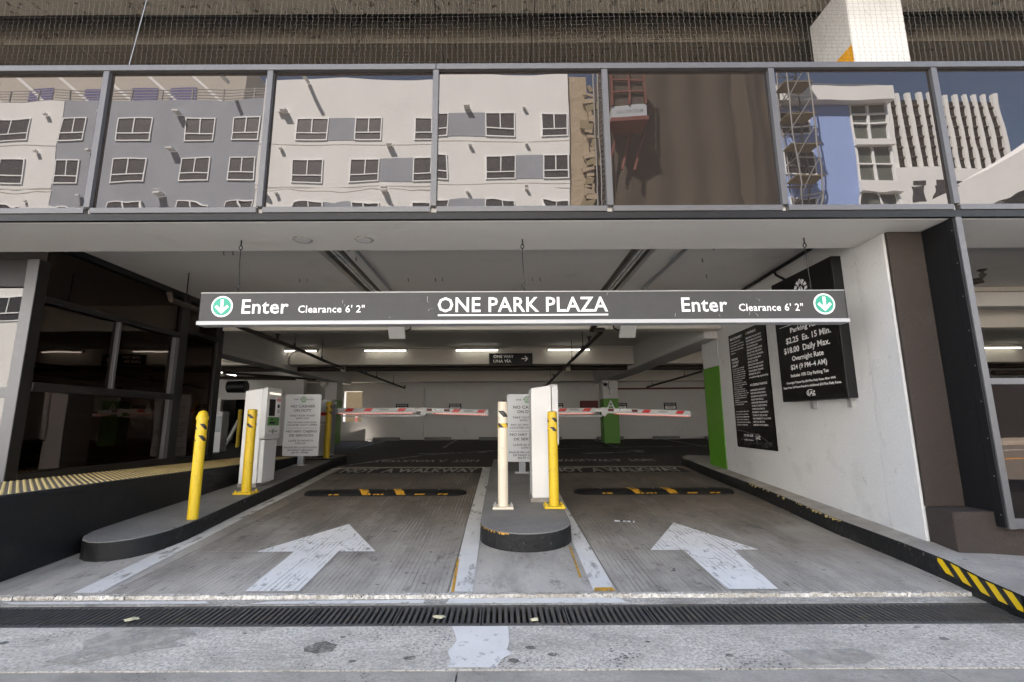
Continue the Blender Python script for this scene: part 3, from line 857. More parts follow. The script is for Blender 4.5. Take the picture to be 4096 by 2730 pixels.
# side walls closing the garage
struct(MB().box(-16.3, -16, 3.6, 18.2, 0, 3.06).build('side_wall', M['garage_white']))
struct(MB().box(16, 16.3, 3.6, 18.2, 0, 3.06).build('side_wall', M['garage_white']))

# columns
ca = thing('column', 'square column painted green and marked with a white A', 'column', (3.5, 15.4, .445))
MB().box(3.257, 3.757, 15.4, 15.9, 1.85, 2.428).build('shaft', M['garage_white'], ca, bevel=.015)
MB().box(3.254, 3.760, 15.397, 15.903, .44, 1.848).build('painted_band', M['green'], ca, bevel=.015)
text(ca, 'letter', M['sign_white'], (3.506, 15.392, 1.52), X1, Z1, [("A", 0, 0, .27, .28, 'C')], 0.0)
cb_ = thing('column', 'square column with green lower half beside the bright far opening', 'column', (-5.5, 15.4, .445))
MB().box(-5.70, -5.33, 15.4, 15.95, 1.85, 2.428).build('shaft', M['garage_white'], cb_, bevel=.015)
MB().box(-5.703, -5.327, 15.397, 15.953, .44, 1.848).build('painted_band', M['green'], cb_, bevel=.015)
uk = thing('column', 'white square column on the upper deck with an orange painted side', 'column', (4.07, 4.78, 3.3))
MB().box(3.77, 4.37, 4.48, 5.07, 3.3, 5.854).build('shaft', M['white_wall'], uk, bevel=.012)
MB().add([(3.766, 4.485, 3.3), (3.766, 4.485, 5.10), (3.766, 4.83, 5.095), (3.766, 5.06, 4.75), (3.766, 5.06, 3.3)], [(0, 1, 2, 3, 4)]).build('painted_wedge', M['orange'], uk)

# right wall of the entrance
wx = lambda y: 3.28 + .0518 * (y - 3.87)
rw = thing('entrance_wall', 'white plaster wall on the right carrying the black notice boards', 'wall', (3.4, 3.87, 0))
MB().plan([(wx(3.872), 3.872), (3.585, 3.872), (3.60, 4.238), (wx(4.238), 4.238)], 0, 2.713).build('wall_panel', M['white_wall'], rw)
MB().plan([(wx(4.242), 4.242), (3.60, 4.242), (3.64, 7.53), (wx(7.53), 7.53)], 0, 2.958).build('wall_panel', M['white_wall'], rw)
MB().plan([(wx(3.876) - .005, 3.876), (wx(4.2) - .005, 4.2), (wx(4.2) + .02, 4.2), (wx(3.876) + .02, 3.876)], .05, 2.709).build('plaster_skim', M['white_wall'], rw)
pr = thing('pier', 'end of the white wall with its lower part painted green', 'pier', (3.5, 7.54, .4))
MB().box(3.462, 3.66, 7.535, 8.12, 2.0, 2.428).build('shaft', M['white_wall'], pr, bevel=.01)
MB().box(3.459, 3.662, 7.537, 8.123, .2, 1.998).build('painted_band', M['green'], pr, bevel=.01)
# brown facade end
bf = thing('brown_pier', 'brown stucco pier between the white wall and the black post', 'pier', (3.45, 3.85, .2))
MB().box(3.287, 3.586, 3.84, 3.868, .468, 2.713).build('pier_face', M['brown'], bf, bevel=.006)
MB().box(3.29, 9, 3.63, 3.868, -.05, .466).build('base_block', M['brown'], bf, bevel=.012)
blk = thing('black_post', 'tall black steel panel post right of the brown pier', 'post', (3.6, 3.6, .37))
MB().box(3.588, 3.602, 3.628, 3.92, .469, 2.713).build('side_panel', M['black_metal'], blk)
MB().box(3.588, 3.602, 3.56, 3.626, .368, 2.772).build('side_panel', M['black_metal'], blk)
MB().box(3.604, 3.652, 3.548, 3.60, .36, 2.772).build('face_bar', M['frame'], blk, bevel=.003)
rv = MB()
for z in [.45 + i * .27 for i in range(9)]:
    rv.add([(3.5865, 3.575, z), (3.5865, 3.583, z), (3.5865, 3.583, z + .008), (3.5865, 3.575, z + .008)], [(0, 1, 2, 3)])
    rv.add([(3.5865, 3.86, z + .1), (3.5865, 3.867, z + .1), (3.5865, 3.867, z + .107), (3.5865, 3.86, z + .107)], [(0, 1, 2, 3)])
rv.build('rivets', M['galv'], blk)
# low glazing of the right bay
lg = thing('low_glazing', 'low bronze glass panel with grey rails in the right hand opening', 'window', (5, 3.57, .36))
MB().box(3.654, 7, 3.552, 3.598, 1.388, 1.436).build('top_rail', M['frame'], lg, bevel=.003)
MB().box(3.654, 7, 3.552, 3.598, .362, .43).build('bottom_rail', M['frame'], lg, bevel=.003)
MB().box(3.654, 7, 3.572, 3.578, .431, 1.387).build('pane', M['low_glass'], lg)
MB().box(3.654, 7, 3.75, 3.76, .468, 1.38).build('backing', M['lobby'], lg)

# right sidewalk with kerb
kx = [(2.9, 2.98), (3.2, 3.04), (3.5, 3.085), (3.9, 3.11), (4.7, 3.115), (5.5, 3.19), (6.3, 3.255), (7.4, 3.285), (8.3, 3.33), (9.0, 3.38), (9.35, 3.45), (9.5, 3.56)]
sw = sroot('sidewalk', (3.3, 5, .2))
b = MB(); kb = MB()
prev = None
for y, x in kx:
    z = road(y) + .148 if y > 3.4 else .150 - (3.4 - y) * .02
    row = [(x, y, z - .008), (x + .02, y, z), (max(x + .03, wx(y) + .05 if y > 3.9 else 3.34), y, z + .015 if y > 3.7 else z - .01), (3.9 if y > 3.87 else 4.4, y, z if y > 3.87 else .09), (9, y, z if y > 3.87 else .08)]
    kr = [(x - .012, y, road(y) - .02), (x - .006, y, z - .03), (x, y, z - .008)]
    if prev:
        for i in range(4): b.add([prev[0][i], prev[0][i + 1], row[i + 1], row[i]], [(0, 1, 2, 3)])
        for i in range(2): kb.add([prev[1][i], prev[1][i + 1], kr[i + 1], kr[i]], [(0, 1, 2, 3)])
    prev = (row, kr)
b.build('sidewalk_slab', M['sidewalk'], sw)
kb.build('kerb', M['black_paint'], sw)
kb = MB(); kb.add([(2.98, 2.9, -.02), (2.98, 2.9, .145), (2.9, 2.7, .14), (2.9, 2.7, -.02), (9, 2.7, -.02), (9, 2.7, .08)], [(0, 1, 2, 3), (3, 2, 5, 4)])
kb.add([(2.98, 2.9, .142), (2.9, 2.7, .14), (9, 2.7, .08), (9, 2.9, .08)], [(0, 1, 2, 3)])
kb.build('kerb_return', M['sidewalk'], sw)
tp = MB()
for (y0, x0), (y1, x1) in (((2.93, 2.984), (3.2, 3.036)), ((3.2, 3.036), (3.48, 3.078)), ((3.48, 3.078), (3.57, 3.086))):
    zz = lambda y: (road(y) + .148 if y > 3.4 else .150 - (3.4 - y) * .02)
    tp.add([(x0 - .014, y0, zz(y0) - .095), (x1 - .014, y1, zz(y1) - .095), (x1 - .012, y1, zz(y1) - .012), (x0 - .012, y0, zz(y0) - .012)], [(0, 1, 2, 3)])
tp.build('warning_tape', M['kerb_tape'], sw)
ch = MB()
for i in range(46):
    y = random.choice((4.75, 4.9, 5.6, 5.75, 6.3, 8.9, 9.1)) + random.gauss(0, .14)
    if not 4.0 < y < 9.3: continue
    x = None
    for (ya, xa), (yb, xb) in zip(kx, kx[1:]):
        if ya <= y <= yb: x = xa + (xb - xa) * (y - ya) / (yb - ya)
    z = road(y) + .142
    l = random.uniform(.01, .06); h = random.uniform(.006, .03)
    ch.add([(x - .012, y, z), (x - .012, y + l, z), (x - .016, y + l * .8, z - h), (x - .016, y + l * .2, z - h * .7)], [(0, 1, 2, 3)])
ch.build('old_yellow_paint', M['dome'], sw)

# ================================================================== LEFT SIDE: plinth, lobby storefront
pz = lambda y: .63 - .018 * (y - 3.44)
pl = thing('plinth', 'raised black walkway plinth with a yellow tactile strip on the left', 'plinth', (-4, 5, 0))
b = MB()
for (x0, x1) in ((-7.5, -3.5),):
    ya, yb = 2.95, 8.6
    b.add([(x0, ya, -.1), (x1 - .03, ya, -.1), (x1 - .21, yb, .1), (x0, yb, .1), (x0, ya, pz(ya)), (x1, ya, pz(ya)), (x1 - .03, yb, pz(yb)), (x0, yb, pz(yb))],
          [(4, 5, 6, 7), (0, 1, 5, 4), (1, 2, 6, 5), (2, 3, 7, 6)])
b.build('plinth_body', M['plinth'], pl, bevel=.02)
b = MB(); b.add([(-4.49, 3.0, pz(3) + .003), (-3.54, 3.0, pz(3) + .003), (-3.56, 8.5, pz(8.5) + .003), (-4.49, 8.5, pz(8.5) + .003)], [(0, 1, 2, 3)])
b.build('tactile_mat', M['tactile'], pl)
b = MB()
y = 3.05
while y < 8.45:
    x = -4.45
    while x < -3.57:
        z = pz(y) + .004
        vs = []
        for rr, zz in ((.0135, 0), (.008, .006)):
            vs += [(x + rr * math.cos(a * math.pi / 3), y + rr * math.sin(a * math.pi / 3), z + zz) for a in range(6)]
        b.add(vs, [(6, 7, 8, 9, 10, 11)] + [(i, (i + 1) % 6, 6 + (i + 1) % 6, 6 + i) for i in range(6)])
        x += .0585
    y += .0585
o = b.build('tactile_domes', M['dome'], pl); o['kind'] = 'stuff'

st = thing('lobby_storefront', 'dark bronze framed lobby glazing along the left of the entrance', 'storefront', (-4.5, 5.8, .6))
XL = -4.5
fb = lambda x0, x1, y0, y1, z0, z1, n, m='frame_dark', bv=.004: MB().box(x0, x1, y0, y1, z0, z1).build(n, M[m], st, bevel=bv)
fb(-4.616, -4.502, 4.43, 4.545, .60, 2.715, 'corner_post', 'frame')
fb(-4.500, -4.497, 4.432, 4.543, .60, 2.713, 'corner_post_side')
fb(-4.60, XL, 4.547, 6.53, 2.886, 2.957, 'header')
fb(-4.60, XL, 6.535, 6.70, .56, 2.957, 'post')
fb(-4.60, XL, 6.702, 7.42, 2.886, 2.957, 'header')
fb(-4.60, XL, 7.422, 7.575, .55, 2.957, 'post')
fb(-4.58, XL + .004, 4.547, 6.53, 2.31, 2.377, 'transom')
fb(-4.58, XL + .012, 4.547, 6.53, 1.442, 1.526, 'sill_rail')
fb(-4.58, XL + .004, 4.547, 6.53, .585, .668, 'base_rail')
fb(-4.56, XL, 5.48, 5.52, 1.527, 2.309, 'mullion', 'frame')
fb(-4.575, XL + .006, 6.45, 6.532, .67, 2.30, 'jamb', 'frame')
fb(-4.58, XL, 6.702, 7.42, 2.40, 2.46, 'door_header')
for (y0, y1, z0, z1) in ((4.547, 6.53, 2.378, 2.885), (4.547, 5.478, 1.528, 2.308), (5.522, 6.445, 1.528, 2.308), (4.547, 6.447, .67, 1.441), (6.702, 7.42, .66, 2.398), (6.702, 7.42, 2.462, 2.885)):
    MB().box(-4.545, -4.539, y0, y1, z0, z1).build('pane', M['lobby_glass'], st)
fb(-4.58, XL, 6.702, 7.42, .56, .655, 'base_rail')
# street facing window left of the corner post
fs_ = thing('street_window', 'street facing lobby window at the far left edge', 'window', (-5.2, 4.48, .6))
MB().box(-6.5, -4.62, 4.47, 4.476, 1.47, 2.44).build('pane', M['front_glass'], fs_)
MB().box(-6.5, -4.62, 4.47, 4.476, .66, 1.375).build('pane', M['front_glass'], fs_)
MB().box(-6.5, -4.62, 4.44, 4.51, 2.442, 2.712).build('head_panel', M['frame_dark'], fs_)
MB().box(-6.5, -4.62, 4.44, 4.51, 1.377, 1.468).build('rail', M['frame'], fs_)
MB().box(-6.5, -4.62, 4.44, 4.51, .59, .658).build('rail', M['frame'], fs_)
# lobby room
lr = sroot('lobby_room', (-6, 6, .6))
MB().box(-7.45, -7.4, 4.6, 7.6, .6, 2.95).build('lobby_wall', M['lobby'], lr)
MB().box(-7.4, -4.63, 7.52, 7.57, .6, 2.95).build('lobby_wall', M['frame_dark'], lr)
MB().box(-6.1, -5.6, 4.8, 5.1, .6, 1.5).build('lobby_column', M['brown'], lr)

# ================================================================== GLASS PARAPET
gp = thing('glass_parapet', 'band of reflective bronze glass panes over the entrance', 'parapet', (0, 3.57, 2.77))
mx_ = [-6.05, -4.67, -3.29, -1.92, -.537, .87, 2.262, 3.622, 5.0, 6.4]
for i, x in enumerate(mx_):
    MB().box(x - .024, x + .024, 3.53, 3.60, 2.822, 4.035).build('mullion', M['frame'], gp, bevel=.003)
for a, c in zip(mx_, mx_[1:]):
    b = MB(); b.box(a + .020, c - .020, 3.562, 3.570, 2.821, 4.036)
    o = b.build('pane', M['mirror'], gp)
    o.rotation_euler = (random.uniform(-.0022, .0022), 0, random.uniform(-.0012, .0012))
    MB().box(a + .0245, c - .0245, 3.535, 3.598, 2.774, 2.820).build('bottom_rail', M['frame'], gp, bevel=.003)
for xa, xb in ((-6.2, -.539), (-.535, 6.6)):
    MB().box(xa, xb, 3.525, 3.605, 4.037, 4.088).build('top_rail', M['frame'], gp, bevel=.004)
MB().box(-6.2, 6.6, 3.545, 3.5815, 2.716, 2.7725).build('flashing', M['black_metal'], gp)
MB().box(-6.2, 6.6, 3.61, 3.615, 2.8, 4.03).build('backing', M['lobby'], gp)

# netting behind the rail up to the soffit
b = MB()
random.seed(3)


def rib(p, q, r=.00095):
    p, q = Vector(p), Vector(q); d = (q - p).normalized()
    u = d.cross(Vector((0, 1, 0))).normalized() * r; w = Vector((0, r, 0))
    b.ring([[p + u, p - u * .5 + w * .87, p - u * .5 - w * .87], [q + u, q - u * .5 + w * .87, q - u * .5 - w * .87]], cap=False)


nx = 205; x0n, dxn = -4.6, .0475
zr = [4.085 + i * .037 for i in range(27)]
sag = lambda x, z: .012 * math.sin(x * 1.7 + z * 2)
for i in range(nx):
    for j in range(len(zr) - 1):
        xa = x0n + i * dxn + (.005 if (j % 2) else -.005); xb = x0n + i * dxn + (-.005 if (j % 2) else .005)
        rib((xa, 3.66 + sag(xa, zr[j]), zr[j]), (xb, 3.66 + sag(xb, zr[j + 1]), zr[j + 1]))
for j in range(len(zr)):
    for i in range(0, nx - 1, 2):
        xa = x0n + i * dxn; xb = xa + 2 * dxn
        za = zr[j] + .01 * math.sin(xa * .9); zb = zr[j] + .01 * math.sin(xb * .9)
        rib((xa, 3.66 + sag(xa, za), za), (xb, 3.66 + sag(xb, zb), zb), .0007)
tag(b.build('bird_netting', M['net'], None, (0, 3.66, 4.09)), 'fine knotted bird netting stretched above the glass band', 'netting')
tag(MB().tube([(-3.215, 3.64, 4.09), (-3.13, 3.64, 4.85), (-3.02, 3.64, 5.85)], .004, 6).build('stay_cable', M['mgrey'], None, (-3.2, 3.64, 4.09)),
    'thin grey stay cable rising from the glass band at the left', 'cable')

# ================================================================== HANGING SIGN
SD = 3.93
hs = thing('hanging_sign', 'long charcoal hanging sign reading ONE PARK PLAZA with Enter arrows', 'sign', (.19, SD, 1.945))
MB().box(-2.565, 2.93, SD, SD + .09, 1.981, 2.222).build('sign_body', M['sign_dark'], hs, bevel=.003)
MB().box(-2.575, 2.942, SD - .012, SD + .1, 1.945, 1.979).build('bottom_trim', M['silver'], hs, bevel=.003)
MB().box(-2.567, 2.932, SD - .003, SD + .093, 2.2225, 2.229).build('top_trim', M['galv'], hs)
FY = SD - .004
k_ = SD / 3.96
text(hs, 'lettering', M['sign_white'], (0, FY, 0), X1, Z1,
     [("Enter", -2.222 * k_, 2.045, .40 * k_, .119), ("Enter", 1.542 * k_, 2.045, .391 * k_, .119), ("ONE PARK PLAZA", -.545 * k_, 2.05, 1.457 * k_, .124)], 0.014, 1.04)
text(hs, 'lettering', M['sign_white'], (0, FY, 0), X1, Z1,
     [("Clearance 6' 2\"", -1.738 * k_, 2.05, .568 * k_, .06), ("Clearance 6' 2\"", 2.031 * k_, 2.048, .55 * k_, .06)], 0.012, 1.05)
mb = MB(); flat(mb, (0, FY, 0), X1, Z1, [(-.542 * k_, 2.014), (.912 * k_, 2.014), (.912 * k_, 2.028), (-.542 * k_, 2.028)]).build('underline', M['sign_white'], hs)
for cx in (-2.391 * k_, 2.764 * k_):
    mb = MB(); ad_ = disc(mb, (cx, FY - .001, 2.105), X1, Z1, .092, 36).build('arrow_disc', M['sign_white'], hs)
    mb = MB(); disc(mb, (cx, FY - .003, 2.105), X1, Z1, .077, 36).build('arrow_field', M['teal'], ad_)
    mb = MB()
    ar = [(-.013, .06), (.013, .06), (.013, -.018), (.043, .012), (.061, -.006), (0, -.067), (-.061, -.006), (-.043, .012), (-.013, -.018)]
    flat(mb, (cx, FY - .005, 2.107), X1, Z1, ar).build('arrow', M['sign_white'], ad_)
for hx in (-2.285, .187, 2.665):
    b = MB()
    b.tube([(hx, SD + .04, 2.713), (hx, SD + .04, 2.66)], .006, 6)
    for a in range(10):
        t0, t1 = a * math.pi / 5, (a + 1) * math.pi / 5
        b.tube([(hx + .014 * math.cos(t0), SD + .04, 2.645 + .02 * math.sin(t0)), (hx + .014 * math.cos(t1), SD + .04, 2.645 + .02 * math.sin(t1))], .004, 5)
    b.tube([(hx, SD + .04, 2.632), (hx + .004, SD + .04, 2.45), (hx + .016, SD + .045, 2.31), (hx + .012, SD + .045, 2.224)], .0032, 5)
    b.tube([(hx + .012, SD + .045, 2.315), (hx - .012, SD + .04, 2.3), (hx + .012, SD + .045, 2.26), (hx + .03, SD + .045, 2.224)], .0035, 5)
    b.build('hanger', M['black_metal'], hs)
random.seed(11)
b = MB()
for (cx, cz, l) in ((-1.35, 2.13, .03), (-1.33, 2.10, .02), (-1.6, 2.045, .05), (-.62, 2.13, .06), (-.62, 2.06, .05), (2.2, 2.13, .04), (2.17, 2.0, .05), (2.1, 2.01, .04), (1.47, 2.0, .03), (-.95, 2.0, .02), (1.85, 2.0, .02), (.9, 2.19, .03)):
    p = Vector((cx, FY - .0015, cz)); a = random.uniform(-.6, .6)
    for q in range(3):
        d = Vector((math.sin(a), 0, math.cos(a))) * l / 3; w = Vector((.0013, 0, 0))
        b.add([p - w, p + w, p + d + w, p + d - w], [(0, 1, 2, 3)])
        p = p + d; a += random.uniform(-.7, .7)
b.build('scratches', M['galv'], hs)

# one way sign on the second beam
ow = thing('one_way_sign', 'black one way una via sign with a right pointing arrow', 'sign', (.225, 11.6, 2.5))
OY = 11.605
MB().box(-.305, .76, OY, 11.637, 2.523, 2.795).build('sign_board', M['black_sign'], ow)
text(ow, 'lettering', M['text_dim'], (0, OY - .004, 0), X1, Z1, [("ONE WAY", -.20, 2.68, .50, .07), ("UNA VÍA", -.20, 2.565, .44, .07)], 0.02)
mb = MB(); ar = [(-.08, -.012), (.04, -.012), (-.004, -.056), (.014, -.072), (.085, 0), (.014, .072), (-.004, .056), (.04, .012), (-.08, .012)]
flat(mb, (.57, OY - .004, 2.66), X1, Z1, ar).build('arrow', M['text_dim'], ow)

# ================================================================== FLUORESCENT FIXTURES
def fixture(x0, x1, y, z, label, lit, along='x', group='fluorescent tubes under the garage ceiling'):
    c = ((x0 + x1) / 2, y, z) if along == 'x' else (x0, (x1 + y) / 2, z)
    t = thing('tube_light', label, 'light fitting', c, group)
    m = M['tube_lit'] if lit else M['tube_off']
    if along == 'x':
        MB().box(x0 - .02, x1 + .02, y - .03, y + .03, z + .022, z + .065).build('fitting', M['garage_white'], t)
        MB().tube([(x0, y, z), (x1, y, z)], .014, 10).build('tube', m, t)
        for x in (x0, x1): MB().box(x - .03, x + .004, y - .022, y + .022, z - .02, z + .021).build('lamp_holder', M['galv'], t)
    else:
        MB().box(x0 - .05, x0 + .05, y, x1, z + .03, z + .075).build('fitting', M['galv'], t)
        for dx in (-.025, .025): MB().tube([(x0 + dx, y + .05, z + .005), (x0 + dx, x1 - .05, z + .005)], .014, 8).build('tube', m, t)
        MB().box(x0 - .06, x0 + .06, y - .01, y + .05, z - .02, z + .06).build('lamp_holder', M['galv'], t)
    return t


LY = 11.50
for (a, c, lab) in ((-5.53, -4.50, 'lit tube light on the beam, left end, above the first ticket machine'), (-3.357, -2.307, 'lit tube light on the beam left of the rusty sloping pipe'),
                    (-1.118, -.06, 'lit tube light on the beam just left of the one way sign'), (1.133, 2.186, 'lit tube light on the beam right of the one way sign, crossed by a pipe')):
    fixture(a, c, LY, 2.855, lab, True)
fixture(11.75, 12.75, LY, 2.855, 'lit tube light seen through the opening right of the black post', True)
for i, x in enumerate((-11.5, -9.3, -7.2, 5.5, 7.7, 9.8)):
    fixture(x, x + 1.05, LY, 2.855, 'lit tube light farther along the one way beam, %s from its far left end' % ('first second third fourth fifth sixth'.split()[i]), True)
for i, x in enumerate((-7.0, -4.4, -1.8, .8, 4.6, 7.2)):  # unseen row of tubes added behind the beam for interior light
    fixture(x, x + 1.05, 14.6, 2.9, 'added lit tube light hidden behind the one way beam over the bays, %s from left' % ('first second third fourth fifth sixth'.split()[i]), True)
fixture(-1.845, 7.2, 4.3, 2.995, 'long unlit tube light in the left ceiling slot', False, 'y')
fixture(1.565, 7.2, 4.3, 2.995, 'long unlit tube light in the right ceiling slot', False, 'y')
t = thing('tube_light', 'lit tube light at the far left behind the lobby door post', 'light fitting', (-8.3, 14, 2.55), 'fluorescent tubes under the garage ceiling')
MB().tube([(-8.05, 13.6, 2.56), (-8.2, 14.6, 2.57)], .02, 8).build('tube', M['tube_lit'], t)
MB().box(-8.19, -8.03, 13.6, 14.6, 2.6, 2.64).build('fitting', M['garage_white'], t)
# ledge above the lights
tag(MB().box(-16, 3.25, 11.56, 11.638, 2.925, 2.957).build('rusty_angle', M['beam'], None, (0, 11.6, 2.92)), 'peeling steel angle along the top of the one way beam', 'steel angle')
tag(MB().box(3.7, 12, 6.42, 6.497, 2.90, 2.957).build('rusty_angle', M['rust'], None, (6, 6.45, 2.9)), 'rusty white steel angle in the right hand opening', 'steel angle')

# ================================================================== PIPES
def pipe(name, pts, r, label, m='pipe', extra=None, cat='pipe'):
    t = thing(name, label, cat, pts[0])
    MB().tube(pts, r, 10).build('run', M[m], t, smooth=True)
    if extra: extra(t)
    return t


def rods(lst):
    def f(t):
        for (x, y, z0, z1) in lst:
            MB().tube([(x, y, z0), (x, y, z1)], .007, 5).build('hanger_rod', M['black_metal'], t)
            MB().lathe(x, y, [(.02, z0 - .02), (.025, z0), (.012, z0 + .06)], 8).build('clamp', M['pipe'], t)
    return f


def heads(lst, t):
    for (x, y, z) in lst:
        MB().tube([(x, y, z), (x, y, z + .09)], .018, 6).build('sprinkler_head', M['pipe'], t)
        MB().lathe(x, y, [(.045, z + .09), (.05, z + .1), (.01, z + .105)], 10).build('deflector', M['pipe'], t)


def ex(t):
    rods([(-3.83, 5.6, 2.53, 2.95), (-3.84, 8.7, 2.53, 2.95), (-3.97, 10.4, 2.53, 2.95)])(t)
    heads([(-3.83, 8.0, 2.53)], t)


pipe('sprinkler_pipe', [(-3.77, 5.22, 2.60), (-3.77, 5.26, 2.52), (-3.83, 7, 2.515), (-3.85, 8.6, 2.51), (-4.0, 10.7, 2.505), (-4.09, 12.25, 2.50)], .032, 'brown sprinkler pipe running back beside the lobby glazing', extra=ex)
pipe('sprinkler_main', [(-14, 12.3, 2.50), (14, 12.3, 2.50)], .062, 'thick dark sprinkler main crossing below the one way sign', extra=rods([(-2.55, 12.3, 2.56, 2.95), (.9, 12.3, 2.56, 2.95), (2.75, 12.3, 2.56, 2.95), (5.1, 12.3, 2.56, 2.95)]))
for i, x in enumerate((-4.1, 1.72)):
    o = MB().tube([(x - .06, 12.3, 2.5), (x + .06, 12.3, 2.5)], .085, 12).build('coupling', M['rust'], None, (x, 12.3, 2.5))
    tag(o, 'rusty coupling on the sprinkler main ' + ('below the second lit tube' if i == 0 else 'right of the one way sign'), 'pipe coupling')


def ex(t):
    rods([(-3.75, 14.2, 2.46, 2.95), (-3.6, 15.8, 2.4, 2.7)])(t)
    heads([(-3.86, 13.5, 2.49), (-3.46, 17.0, 2.33)], t)


pipe('sprinkler_pipe', [(-4.09, 12.35, 2.53), (-3.9, 13, 2.51), (-3.47, 17, 2.33)], .03, 'thin dark sprinkler branch sloping down to the far wall at left', extra=ex)


def ex(t):
    rods([(1.56, 9.0, 2.51, 2.95), (1.585, 10.6, 2.51, 2.95), (1.6, 13.3, 2.48, 2.95), (1.57, 15.2, 2.42, 2.95)])(t)
    heads([(1.555, 8.3, 2.51), (1.58, 14.4, 2.44)], t)


pipe('sprinkler_pipe', [(1.34, 6.0, 2.5), (1.35, 6.9, 2.495), (1.355, 7.06, 2.495), (1.54, 7.07, 2.495), (1.545, 7.3, 2.495), (1.6, 11.6, 2.49), (1.6, 12.5, 2.485), (1.55, 17, 2.36)], .036, 'dark sprinkler pipe with a cranked elbow right of the one way sign', extra=ex)
pipe('sprinkler_pipe', [(5.5, 13, 2.47), (5.04, 16.5, 2.29)], .03, 'thin dark sprinkler branch between column A and the right wall', extra=rods([(5.4, 14, 2.44, 2.95), (5.1, 16.1, 2.31, 2.5)]))
pipe('fire_pipe', [(4.2, 17.7, 2.32), (9, 17.7, 2.34)], .03, 'dark red pipe along the far wall right of column A', 'dred')
pipe('sprinkler_pipe', [(-9.8, 13.2, 2.66), (-5.6, 14.3, 2.42)], .035, 'dark sprinkler pipe behind the lobby door post')
pipe('sprinkler_pipe', [(11.3, 9.5, 2.33), (13.5, 9.4, 2.45)], .04, 'dark pipe low in the right hand opening')
pipe('sprinkler_pipe', [(11.2, 10.8, 2.18), (14, 10.8, 2.21)], .06, 'thick dark pipe across the right hand opening')
def ex(t):
    MB().tube([(5.16, 4.9, 2.63), (5.16, 4.9, 2.70)], .014, 8).build('sprinkler_head', M['pipe'], t)
    MB().lathe(5.16, 4.9, [(.03, 2.70), (.045, 2.715), (.03, 2.72)], 10).build('deflector', M['pipe'], t)
pipe('sprinkler_pipe', [(4.75, 5.6, 2.60), (5.05, 4.98, 2.59), (5.14, 4.9, 2.6), (5.16, 4.9, 2.66)], .035, 'brown sprinkler elbow just right of the grey post', extra=ex)
pipe('conduit', [(-1.543, 4.3, 2.94), (-1.543, 7.2, 2.94)], .016, 'thin grey conduit on the ceiling beside the left slot', 'mgrey', cat='conduit')
pipe('conduit', [(1.978, 4.3, 2.94), (1.978, 7.2, 2.94)], .018, 'thin grey conduit on the ceiling beside the right slot', 'mgrey', cat='conduit')
pipe('conduit', [(wx(4.3) - .03, 4.3, 2.935), (wx(7.2) - .03, 7.2, 2.935)], .02, 'dark conduit along the top of the right wall', 'black_metal', cat='conduit')
pipe('conduit', [(3.31, 5.55, 2.92), (3.31, 5.50, 2.85), (3.31, 5.3, 2.72)], .014, 'short black cable dropping to the rates board', 'black_metal', cat='conduit')
pipe('conduit', [(-5.2, 11.55, 2.53), (-5.2, 11.52, 2.7), (-5.1, 11.5, 2.84), (-4.9, 11.5, 2.87)], .022, 'bent grey conduit rising to the leftmost lit tube', 'mgrey', cat='conduit')
pipe('conduit', [(-6.5, 11, 2.56), (-5.4, 11.55, 2.53), (-4.5, 11.58, 2.55)], .02, 'pale conduit along the bottom of the one way beam at left', 'beam', cat='conduit')

# antennas under the first beam
for x, lab in ((-1.585, 'grey tilted reader panel under the beam left of centre'), (1.91, 'grey tilted reader panel under the beam right of centre')):
    t = thing('reader_panel', lab, 'reader panel', (x, 7.1, 2.5), 'reader panels hung under the beam')
    u, n = X1, Vector((0, .83, .56)).normalized(); v = n.cross(u)
    b = MB(); b.obox((x, 7.05, 2.49), u, v, n, .125, .13, .018); b.build('panel', M['lgrey'], t, bevel=.012)
    MB().box(x - .03, x + .03, 7.1, 7.2, 2.49, 2.72).build('bracket', M['mgrey'], t)
    s = 1 if x < 0 else -1
    MB().tube([(x + .13 * s, 7.06, 2.48), (x + .2 * s, 7.07, 2.52), (x + .22 * s, 7.08, 2.6), (x + .22 * s, 7.1, 2.75)], .014, 6).build('cable', M['black_metal'], t)

# ================================================================== NOTICE BOARDS ON THE RIGHT WALL
rb = thing('rates_board', 'black box sign listing parking rates on the right wall', 'sign', (3.3, 4.95, 1.335))
MB().box(3.215, 3.335, 4.43, 5.47, 1.335, 2.715 - .004).build('box', M['black_metal'], rb, bevel=.005)
MB().box(3.209, 3.2145, 4.46, 5.44, 1.37, 2.68).build('face', M['black_sign'], rb)
for y in (4.55, 5.1):
    MB().box(3.30, 3.36, y - .025, y + .025, 1.25, 1.333).build('bracket', M['galv'], rb)
PX_ = 3.205
UY = -Y1
rt = lambda s, y0, z, y1, cap: (s, -y0, z, abs(y0 - y1), cap)
text(rb, 'lettering', M['text_dim'], (PX_, 0, 0), UY, Z1,
     [rt("Parking Rates", 5.179, 2.088, 4.63, .05), rt("$2.25  Ea. 15 Min.", 5.278, 1.975, 4.54, .06), rt("$18.00  Daily Max.", 5.333, 1.868, 4.57, .06),
      rt("Overnight Rate", 5.2, 1.775, 4.68, .05), rt("$24 (9 PM–4 AM)", 5.238, 1.682, 4.646, .05), rt("Includes 10% City Parking Tax", 5.252, 1.60, 4.635, .032)], 0.022)
text(rb, 'lettering', M['text_dim'], (PX_, 0, 0), UY, Z1,
     [rt("Overnight Tickets Pay $24 Plus Daily Rates After 4AM.", 5.347, 1.528, 4.547, .022), rt("Stays Over 24 Hours Result in Additional $24 Plus Daily Rates.", 5.413, 1.478, 4.481, .022),
      rt("LAZ", 4.985, 1.395, 4.875, .034), rt("ONE PARK PLAZA", 5.3, 2.24, 4.6, .06)], 0.02)
b = MB()
